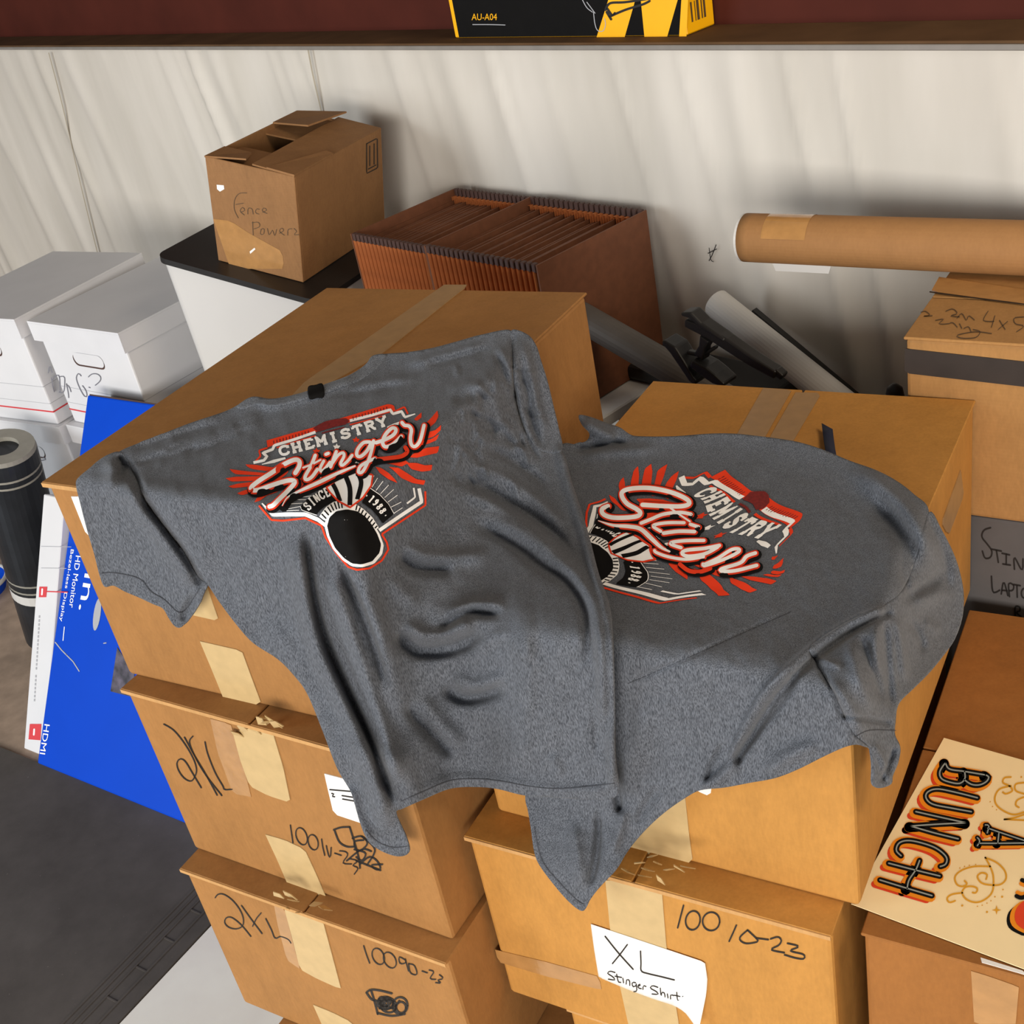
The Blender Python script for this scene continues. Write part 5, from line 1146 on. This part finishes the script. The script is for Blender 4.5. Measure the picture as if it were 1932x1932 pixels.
cloth_object(clothA, 'collar', [(446, 768), (466, 753), (482, 748), (510, 752), (540, 748), (578, 738), (615, 724), (660, 707), (690, 687), (703, 671), (728, 668), (722, 682), (704, 700), (668, 722), (620, 740), (580, 752), (540, 762), (508, 766), (484, 763), (462, 770)], shA, RIB, off=0.0020)
cloth_object(clothA, 'neck_tag', [(581, 730), (595, 726), (609, 724), (612, 748), (598, 751), (584, 753)], shA, P_BLACK, 4.0, off=0.0042, thick=0.0008)
cloth_lines(clothA, 'stitch_crease_line', [[(757, 1512), (800, 1493), (850, 1473), (900, 1470), (945, 1474), (1000, 1484), (1060, 1488), (1160, 1478)]], 1.6, shA, STITCH_CREASE)
cloth_lines(clothA, 'stitch_crease_line', [[(690, 1566), (712, 1588), (740, 1599), (768, 1597)]], 1.5, shA, STITCH_CREASE)
cloth_lines(clothA, 'stitch_crease_line', [[(192, 1082), (215, 1081), (262, 1092), (284, 1116), (310, 1132), (335, 1155), (352, 1148), (376, 1110)]], 1.5, shA, STITCH_CREASE, off=0.0026)
# shirt B
seamB = [(1640, 1410), (1612, 1385), (1590, 1345), (1569, 1299), (1540, 1250), (1531, 1217), (1600, 1172), (1672, 1140), (1705, 1110), (1730, 1050), (1753, 966)]
j0 = B_OUT.index((1753, 966)); j1 = B_OUT.index((1640, 1410))
cloth_object(clothB, 'body', B_OUT[:j0 + 1] + seamB[::-1][1:-1] + B_OUT[j1:], shB, SHIRT)
cloth_object(clothB, 'sleeve', B_OUT[j0:j1 + 1] + seamB[1:-1], shB, SHIRT, off=0.0010)
cloth_lines(clothB, 'stitch_crease_line', [[(1008, 1560), (1022, 1622), (1055, 1665), (1090, 1700), (1102, 1706)]], 1.5, shB, STITCH_CREASE)
cloth_lines(clothB, 'stitch_crease_line', [[(1185, 1290), (1300, 1240), (1400, 1195), (1492, 1154)]], 1.2, shB, STITCH_CREASE)  # dark line painted along a crease in the cloth, no seam here
cloth_lines(clothB, 'stitch_crease_line', [[(1612, 1392), (1640, 1378), (1690, 1378)]], 1.4, shB, STITCH_CREASE, off=0.002)
# navy loop label standing out of the neck of shirt B
def navy_loop():
    p = [(1550, 798), (1552, 815), (1555, 836), (1559, 858)]; zt = R1.tfl[2]; V = []
    for (u, v), h_ in zip(p, (0.010, 0.008, 0.010, 0.014)):
        for du in (0, 21): V.append(at_z(u + du, v + du * 0.55, zt + h_))
    Fc = [(2 * i, 2 * i + 1, 2 * i + 3, 2 * i + 2) for i in range(3)]
    o = make('neck_tag', V, Fc, NAVY, shB, smooth=True, face_cam=True); m = o.modifiers.new('thickness', 'SOLIDIFY'); m.thickness = 0.0012
navy_loop()

# ------------------------------------------------------------------ the printed emblem (drawn once in the first shirt's trace, warped for the second)
sA = 460 / 1932
ZA = lambda P: np.array([400, 740]) + np.asarray(P, float) * sA
ZB = lambda P: np.array([1080, 850]) + np.asarray(P, float) * sA
pairs = [((435, 395), (1185, 160)), ((1445, 120), (1800, 560)), ((535, 480), (1000, 345)), ((1395, 240), (1535, 680)), ((965, 255), (1470, 380)), ((825, 460), (1025, 525)), ((985, 420), (1110, 610)), ((1140, 365), (1190, 670)),
         ((690, 540), (930, 410)), ((300, 775), (385, 340)), ((650, 705), (545, 500)), ((465, 905), (235, 470)), ((1095, 910), (320, 810)), ((1275, 655), (640, 865)), ((905, 755), (430, 640)), ((1150, 635), (600, 745)), ((1300, 900), (490, 980)), ((1690, 895), (680, 1212)), ((1690, 785), (925, 1155)), ((1320, 1100), (240, 1050)),
         ((1790, 150), (1655, 852)), ((1815, 260), (1700, 945)), ((1800, 430), (1620, 1030)), ((1740, 590), (1445, 1112)), ((1680, 735), (1230, 1165)), ((265, 575), (850, 155)), ((140, 620), (720, 125)), ((110, 690), (610, 115)), ((140, 755), (510, 115)), ((205, 805), (395, 220)), ((340, 870), (300, 345)),
         ((380, 890), (275, 395)), ((480, 985), (175, 425)), ((740, 985), (125, 600)), ((330, 555), (870, 205)), ((1610, 170), (1600, 830)), ((1000, 850), (290, 740)), ((1500, 880), (700, 1080))]
_ps = np.array([p[0] for p in pairs], float); _pd = np.array([p[1] for p in pairs], float)
def _U(r2): return np.where(r2 > 0, r2 * np.log(r2 + 1e-12), 0)
def tps_fit(src, dst, lam):
    n = len(src); K = _U(((src[:, None] - src[None]) ** 2).sum(2) / 1e6) + lam * np.eye(n); Pm = np.c_[np.ones(n), src / 1e3]
    A = np.zeros((n + 3, n + 3)); A[:n, :n] = K; A[:n, n:] = Pm; A[n:, :n] = Pm.T
    return np.linalg.solve(A, np.r_[dst, np.zeros((3, 2))])
_W = tps_fit(_ps, _pd, 0.02)
def warpB(P):
    P = np.asarray(P, float); K = _U(((P[:, None] - _ps[None]) ** 2).sum(2) / 1e6); return np.c_[K, np.ones(len(P)), P / 1e3] @ _W
STROKE_FONT = {   # slab capitals, unit box, y up
    'C': [[(0.86, 0.72), (0.80, 0.92), (0.5, 1.0), (0.2, 0.86), (0.1, 0.5), (0.2, 0.14), (0.5, 0.0), (0.78, 0.08), (0.88, 0.28)], [(0.88, 0.66), (0.88, 1.0)]],
    'H': [[(0.22, 0), (0.22, 1)], [(0.78, 0), (0.78, 1)], [(0.22, 0.5), (0.78, 0.5)], [(0.05, 0), (0.4, 0)], [(0.6, 0), (0.95, 0)], [(0.05, 1), (0.4, 1)], [(0.6, 1), (0.95, 1)]],
    'E': [[(0.25, 0), (0.25, 1)], [(0.08, 1), (0.85, 1)], [(0.08, 0), (0.88, 0)], [(0.25, 0.52), (0.62, 0.52)], [(0.85, 1), (0.85, 0.78)], [(0.88, 0), (0.88, 0.24)]],
    'M': [[(0.16, 0), (0.16, 1)], [(0.84, 0), (0.84, 1)], [(0.16, 1), (0.5, 0.3)], [(0.5, 0.3), (0.84, 1)], [(0.0, 0), (0.34, 0)], [(0.66, 0), (1.0, 0)], [(0.0, 1), (0.2, 1)], [(0.8, 1), (1.0, 1)]],
    'I': [[(0.5, 0), (0.5, 1)], [(0.28, 0), (0.72, 0)], [(0.28, 1), (0.72, 1)]],
    'S': [[(0.82, 0.74), (0.72, 0.95), (0.45, 1.0), (0.2, 0.86), (0.24, 0.62), (0.5, 0.52), (0.78, 0.38), (0.8, 0.14), (0.52, 0.0), (0.24, 0.06), (0.14, 0.28)], [(0.84, 0.68), (0.84, 1.0)], [(0.13, 0.0), (0.13, 0.32)]],
    'T': [[(0.5, 0), (0.5, 1)], [(0.1, 1), (0.9, 1)], [(0.32, 0), (0.68, 0)], [(0.1, 1), (0.1, 0.74)], [(0.9, 1), (0.9, 0.74)]],
    'R': [[(0.24, 0), (0.24, 1)], [(0.08, 1), (0.6, 1), (0.82, 0.88), (0.82, 0.64), (0.6, 0.52), (0.24, 0.52)], [(0.55, 0.5), (0.82, 0.0), (0.96, 0.0)], [(0.06, 0), (0.42, 0)]],
    'Y': [[(0.5, 0), (0.5, 0.45)], [(0.5, 0.45), (0.14, 1)], [(0.5, 0.45), (0.86, 1)], [(0.32, 0), (0.68, 0)], [(0.0, 1), (0.3, 1)], [(0.7, 1), (1.0, 1)]],
    'N': [[(0.2, 0), (0.2, 1)], [(0.2, 1), (0.8, 0)], [(0.8, 0), (0.8, 1)]], '1': [[(0.5, 0), (0.5, 1)], [(0.3, 0.8), (0.5, 1)], [(0.3, 0), (0.7, 0)]],
    '9': [[(0.75, 0.7), (0.5, 0.45), (0.25, 0.7), (0.5, 1), (0.75, 0.7), (0.72, 0.3), (0.45, 0.0), (0.25, 0.12)]], '8': [[(0.5, 0.52), (0.24, 0.76), (0.5, 1), (0.76, 0.76), (0.5, 0.52), (0.2, 0.25), (0.5, 0), (0.8, 0.25), (0.5, 0.52)]]}
def arc_word(word, path, height, wd, only=None):
    """letters set along a path (2D, y down); returns strokes in path space"""
    p = resample(path, 2.0); n = len(p); out = []; k = len(word)
    for i, ch in enumerate(word):
        if only is not None and i != only: continue
        a = p[int((i + 0.06) / k * (n - 1))]; b = p[int((i + 0.94) / k * (n - 1))]; ex = b - a; L = np.linalg.norm(ex); e = ex / L; up = np.array([e[1], -e[0]])
        if ch in STROKE_FONT:
            for s in STROKE_FONT[ch]:
                s = np.array(s, float); s = smooth_curve(s, 4) if len(s) > 4 else s
                out.append(a + s[:, :1] * ex + s[:, 1:] * up * height)
        elif ch == '.':
            out.append(np.array([a + ex * 0.4 + up * height * 0.5, a + ex * 0.6 + up * height * 0.5]))
    return [(s, wd) for s in out]
FEATH_L = [[(265, 572), (340, 575), (440, 590), (520, 600), (430, 625), (330, 610), (285, 595)], [(140, 608), (220, 620), (330, 632), (430, 640), (420, 662), (300, 655), (190, 650), (158, 632)], [(108, 682), (180, 670), (280, 668), (390, 665), (360, 700), (240, 705), (150, 708)], [(130, 745), (200, 725), (300, 712), (340, 712), (310, 745), (220, 755), (160, 760)], [(200, 800), (240, 782), (300, 765), (310, 790), (260, 812), (225, 815)], [(335, 872), (360, 830), (420, 805), (480, 780), (560, 745), (520, 790), (430, 820), (380, 860)], [(500, 620), (620, 570), (600, 640), (540, 690), (400, 725), (440, 670)], [(690, 610), (740, 640), (760, 690), (700, 760), (600, 830), (560, 860), (650, 760)]]
FEATH_R = [[(1785, 145), (1795, 190), (1770, 240), (1710, 290), (1685, 300), (1690, 250), (1740, 200)], [(1815, 260), (1812, 300), (1760, 350), (1700, 370), (1690, 350), (1700, 320), (1770, 300)], [(1800, 330), (1780, 380), (1710, 410), (1650, 420), (1680, 385), (1740, 370)], [(1800, 428), (1790, 480), (1700, 500), (1620, 520), (1560, 515), (1620, 470), (1700, 440)], [(1745, 575), (1740, 620), (1660, 630), (1580, 610), (1540, 560), (1620, 560), (1690, 580)], [(1690, 700), (1680, 735), (1590, 720), (1500, 680), (1440, 620), (1400, 590), (1480, 600), (1560, 650), (1620, 690)], [(1470, 720), (1400, 690), (1330, 640), (1295, 590), (1340, 600), (1400, 640), (1450, 690)], [(1660, 160), (1660, 200), (1620, 230), (1600, 215), (1625, 190)], [(1560, 560), (1500, 590), (1420, 570), (1340, 560), (1440, 540), (1520, 530)]]
def emblem():
    """list of (layer, colour, kind, points, width, taper)"""
    E_ = []; G_ = ['']
    def part(n): G_[0] = n
    def fill(layer, col, p): E_.append((layer, col, 'fill', p, 0, None, G_[0]))
    def line(layer, col, p, w, taper=None, smooth=False): E_.append((layer, col, 'line', smooth_curve(p, 5) if smooth else p, w, taper, G_[0]))
    for i, p in enumerate(FEATH_L + FEATH_R): part('feather_print#%d' % i); fill(0, 'red', p)
    part('shield_outline')
    # shield outline: red outside, white inside
    line(0, 'red', [(372, 898), (470, 1012), (560, 1018), (740, 998), (868, 1058), (900, 1150), (985, 1275), (1080, 1385), (1150, 1408), (1250, 1395), (1345, 1335), (1398, 1245), (1385, 1190), (1345, 1125), (1692, 895), (1690, 785)], 15)
    line(1, 'white', [(395, 880), (482, 972), (600, 968), (740, 968), (840, 1010), (905, 1060)], 32, [0.3, 0.8, 1, 1, 1, 0.8]); line(1, 'white', [(1325, 1095), (1500, 975), (1662, 868), (1640, 762)], 28); line(1, 'white', [(1545, 882), (1610, 832), (1598, 758)], 14)
    part('badge_print')
    cap = [(912, 1060), (930, 1140), (975, 1235), (1045, 1315), (1110, 1358), (1185, 1365), (1270, 1340), (1328, 1272), (1340, 1205), (1310, 1125), (1270, 1055), (1215, 985), (1150, 942), (1070, 928), (985, 942), (930, 992)]
    c0 = np.array(cap, float); cc = c0.mean(0)
    fill(1, 'white', list(cc + (c0 - cc) * 1.10)); fill(2, 'black', cap)
    part('gear_ring')
    # gear ring: white band with black teeth
    fill(1, 'white', [(850, 985), (900, 912), (960, 870), (1040, 850), (1130, 880), (1200, 925), (1270, 990), (1325, 1075), (1290, 1090), (1230, 1010), (1160, 955), (1080, 930), (990, 935), (920, 985), (895, 1020)])
    for (a, b) in (((868, 965), (905, 1002)), ((890, 935), (925, 975)), ((915, 908), (945, 952)), ((940, 888), (965, 938)), ((968, 872), (988, 928)), ((995, 862), (1010, 922)), ((1022, 856), (1032, 918)), ((1150, 895), (1140, 935)), ((1175, 912), (1162, 948)), ((1200, 932), (1182, 968)), ((1225, 955), (1205, 990)), ((1250, 980), (1228, 1012)), ((1272, 1005), (1250, 1035)), ((1292, 1032), (1270, 1058)), ((1310, 1058), (1290, 1078))): line(2, 'black', [a, b], 11)
    part('since_band')
    fill(2, 'black', [(700, 908), (740, 860), (800, 815), (870, 780), (915, 765), (960, 810), (1000, 850), (960, 868), (900, 900), (850, 940), (830, 972), (760, 950), (712, 930)])
    part('year_band'); fill(2, 'black', [(1250, 760), (1330, 815), (1400, 890), (1442, 965), (1352, 1042), (1310, 980), (1260, 925), (1185, 872), (1225, 815)])
    part('since_band')
    for s, w in arc_word('SINCE', [(768, 940), (800, 900), (840, 868), (890, 838), (945, 812)], 66, 13): line(3, 'white', s, w)
    part('year_band')
    for s, w in arc_word('.1988.', [(1196, 838), (1240, 858), (1290, 905), (1330, 955), (1362, 1010)], 58, 12): line(3, 'white', s, w)
    part('ray_lines')
    # rays and frame lines
    for (a, b) in (((1268, 752), (1312, 680)), ((1300, 778), (1355, 705)), ((1335, 805), (1400, 735)), ((1368, 835), (1440, 770)), ((1395, 870), (1470, 815)), ((1420, 910), (1500, 870)), ((1440, 960), (1510, 915)), ((700, 905), (600, 925)), ((715, 880), (620, 885)), ((745, 852), (665, 850)), ((790, 822), (720, 830)), ((690, 935), (570, 940))): line(2, 'white', [a, b], 5)
    line(2, 'white', [(1250, 760), (1268, 690), (1285, 660)], 5); line(2, 'white', [(700, 905), (712, 935), (830, 975)], 5); line(2, 'white', [(1250, 758), (1330, 812), (1400, 888), (1444, 965)], 5)
    part('striped_heart')
    heart = [(905, 752), (1000, 690), (1150, 628), (1275, 655), (1262, 740), (1195, 838), (1095, 912), (1000, 862), (935, 795)]
    fill(3, 'white', heart); line(4, 'red', heart + heart[:1], 14)
    for s, w in (([(950, 715), (985, 780), (1015, 865)], 34), ([(1060, 668), (1092, 760), (1092, 895)], 38), ([(1155, 640), (1182, 720), (1150, 850)], 36)): line(4, 'black', s, w, None, True)
    part('top_banner')
    fill(0, 'red', [(432, 382), (640, 322), (800, 280), (850, 258), (1100, 182), (1395, 93), (1440, 102), (1455, 150), (1300, 188), (1100, 236), (810, 318), (640, 368), (478, 422), (440, 440)])
    fill(2, 'dred', [(800, 285), (840, 258), (900, 230), (980, 212), (1060, 205), (1092, 225), (1060, 255), (980, 272), (900, 295), (840, 315)])
    for a, b in (((480, 398), (780, 312)), ((1110, 208), (1400, 122))):
        a = np.array(a, float); b = np.array(b, float)
        for k in range(12): q = a + (b - a) * (k + 0.3) / 12; line(1, 'dred', [q + [0, -12], q + [3, 12]], 8)
    part('banner_outline')
    line(1, 'white', [(328, 558), (412, 540), (436, 508), (402, 482), (482, 452), (492, 422), (640, 378), (820, 316)], 22); line(1, 'white', [(1092, 226), (1250, 186), (1412, 138), (1432, 172), (1502, 152), (1528, 198), (1610, 172)], 22, [1, 1, 1, 1, 1, 1, 0.4]); line(1, 'white', [(395, 572), (480, 550), (582, 522)], 26, [0.2, 1, 0.6]); line(1, 'white', [(1388, 278), (1440, 262), (1492, 240)], 26, [0.4, 1, 0.7])
    line(0, 'red', [(345, 548), (385, 505), (372, 462), (440, 440)], 14); line(0, 'red', [(1455, 150), (1525, 116), (1552, 172)], 14)
    line(1, 'red', [(512, 440), (660, 392), (822, 344)], 10); line(1, 'red', [(1092, 258), (1230, 222), (1362, 186)], 10); line(1, 'dred', [(870, 325), (960, 300), (1050, 278)], 9)
    for i in range(9):
        part('letter#%d' % i)
        for s, w in arc_word('CHEMISTRY', [(532, 505), (700, 462), (960, 392), (1180, 325), (1405, 250)], 66, 22, only=i): line(3, 'white', s, w)
    for k_, (cx, cy, r, col) in enumerate(((828, 466, 38, 'red'), (988, 432, 38, 'white'), (1142, 378, 38, 'red'))):
        part('star_print#%d' % k_)
        fill(2, col, [(cx + (r if k % 2 == 0 else r * 0.4) * math.sin(k * math.pi / 5), cy - (r if k % 2 == 0 else r * 0.4) * math.cos(k * math.pi / 5) * 0.72) for k in range(10)])
    part('accent_print')
    for a in ((870, 660), (1040, 600), (1150, 540)): fill(2, 'white', [(a[0] - 30, a[1] + 10), (a[0] + 30, a[1] - 12), (a[0] + 12, a[1] + 30), (a[0] - 22, a[1] + 28)])
    return E_
SCRIPT_A = [([(660, 640), (690, 590), (692, 548), (655, 535), (570, 572), (470, 640), (375, 700), (312, 752), (318, 776), (375, 772), (480, 735), (590, 702), (648, 700), (652, 722), (600, 782), (530, 850), (484, 896), (456, 906)], 44, None),
            ([(722, 598), (790, 572), (860, 536)], 19, None), ([(818, 500), (786, 580), (738, 668), (748, 694), (790, 672), (835, 612)], 34, None), ([(885, 545), (858, 600), (866, 628), (900, 600), (935, 555)], 30, None), ([(902, 492), (922, 484)], 32, None),
            ([(985, 470), (962, 530), (940, 592)], 32, None), ([(955, 560), (1000, 498), (1040, 480), (1045, 510), (1020, 562), (1032, 580), (1075, 545), (1110, 500)], 30, None), ([(1250, 395), (1200, 400), (1155, 452), (1148, 500), (1180, 508), (1230, 462), (1262, 400)], 34, None), ([(1280, 385), (1262, 470), (1232, 560), (1190, 632), (1160, 632), (1178, 585), (1240, 548), (1290, 525)], 32, None),
            ([(1300, 400), (1380, 372), (1440, 335), (1458, 295), (1425, 285), (1375, 335), (1352, 395), (1372, 432), (1430, 415), (1500, 350)], 36, None), ([(1505, 240), (1525, 262), (1560, 268), (1580, 300), (1572, 360), (1580, 415), (1610, 430), (1650, 380), (1680, 262)], 34, None),
            ([(556, 898), (600, 832), (700, 780), (850, 712), (1000, 640), (1132, 585)], 34, [0.2, 0.6, 1, 1.1, 0.9, 0.5]), ([(1282, 532), (1400, 520), (1500, 505), (1545, 470), (1530, 435)], 15, None)]
SCRIPT_B = [([(555, 430), (720, 440), (860, 442), (925, 422), (900, 382), (780, 330), (620, 298), (480, 300), (402, 322), (392, 362), (432, 420), (505, 462), (538, 492), (515, 520), (420, 532), (310, 530), (242, 502), (236, 462), (282, 440)], 44, None),
            ([(775, 455), (850, 508), (930, 562)], 19, None), ([(545, 575), (620, 545), (720, 505), (850, 490), (940, 505)], 34, None), ([(885, 572), (760, 572), (665, 585), (640, 602), (700, 640)], 32, None), ([(935, 585), (1000, 606)], 34, None), ([(968, 642), (840, 640), (722, 655)], 36, None), ([(1042, 712), (900, 714), (795, 726), (780, 742), (860, 770)], 34, None),
            ([(1165, 752), (1050, 775), (905, 790), (868, 815), (920, 838), (1050, 818), (1150, 765)], 36, None), ([(1040, 842), (900, 862), (760, 842), (665, 808), (650, 792)], 30, None), ([(1040, 905), (1150, 855), (1255, 788), (1318, 780), (1312, 806), (1200, 862), (1050, 912), (1035, 900)], 34, None), ([(1450, 812), (1380, 838), (1330, 890), (1190, 935), (1180, 955), (1290, 952), (1460, 910)], 36, None),
            ([(205, 555), (320, 592), (450, 602), (540, 622), (620, 692), (700, 765), (770, 800)], 36, [0.2, 0.7, 1, 1.1, 1.2, 1, 0.5]), ([(850, 900), (920, 950), (1010, 958), (1090, 932)], 15, None)]
MATCOL = dict(red=P_RED, white=P_WHITE, black=P_BLACK, dred=P_DRED)
def print_emblem(cl, parent, warp, to_px, script, clip=None):
    """each element of the print is a part: a thin sheet on the cloth, with one material per ink"""
    parts = {}
    def put(col, layer, V, Fc, nm):
        px = to_px(V)
        if clip is not None:
            ok = clip(px); Fc = [f for f in Fc if all(ok[i] for i in f)]
        if not len(Fc): return
        g = parts.setdefault(nm, dict(v=[], f=[], m=[])); o = sum(len(x) for x in g['v']); X = cl.xyz(px, 0.0012 + 0.00030 * layer)
        n = np.zeros(3)
        for f in Fc[::max(1, len(Fc) // 40)]: n += np.cross(X[f[1]] - X[f[0]], X[f[2]] - X[f[0]])
        if n @ (CAM - X.mean(0)) < 0: Fc = [tuple(reversed(f)) for f in Fc]
        g['v'].append(X); g['f'] += [tuple(i + o for i in f) for f in Fc]; g['m'] += [col] * len(Fc)
    for layer, col, kind, p, w, tp, nm in emblem():
        if kind == 'fill': V, Fc = fill2d(np.array(p, float), 20.0)
        else: V, Fc = ribbon2d(np.array(p, float), w, 14.0, tp, cap=False)
        put(col, layer, warp(V), Fc, nm)
    for lay, col, extra, shift in ((6, 'black', 46, (13, 12)), (7, 'red', 20, (2, 2)), (8, 'white', 0, (0, 0))):
        for k, (p, w, tp) in enumerate(script):
            if w < 17 and col == 'white': continue
            V, Fc = ribbon2d(smooth_curve(np.array(p, float), 5) + np.array(shift), w * (0.80 if col == 'white' else 0.88) + extra, 10.0, tp if col != 'black' else None)
            put(col, lay, V, Fc, 'script_stroke#%d' % k)
    for nm, g in parts.items():
        cols = sorted(set(g['m'])); o = make(nm.split('#')[0], np.vstack(g['v']), g['f'], [MATCOL[c] for c in cols], parent, smooth=True)
        o.data.polygons.foreach_set('material_index', [cols.index(c) for c in g['m']])
print_emblem(clothA, shA, lambda P: np.asarray(P, float), ZA, SCRIPT_A)
_edgeA = np.array(A_OUT[A_OUT.index((1060, 850)):A_OUT.index((1165, 500 + 1000)) + 1], float)
def clipB(px):
    xe = np.interp(px[:, 1], _edgeA[:, 1], _edgeA[:, 0]); return px[:, 0] > xe - 22
print_emblem(clothB, shB, warpB, ZB, SCRIPT_B, clipB)
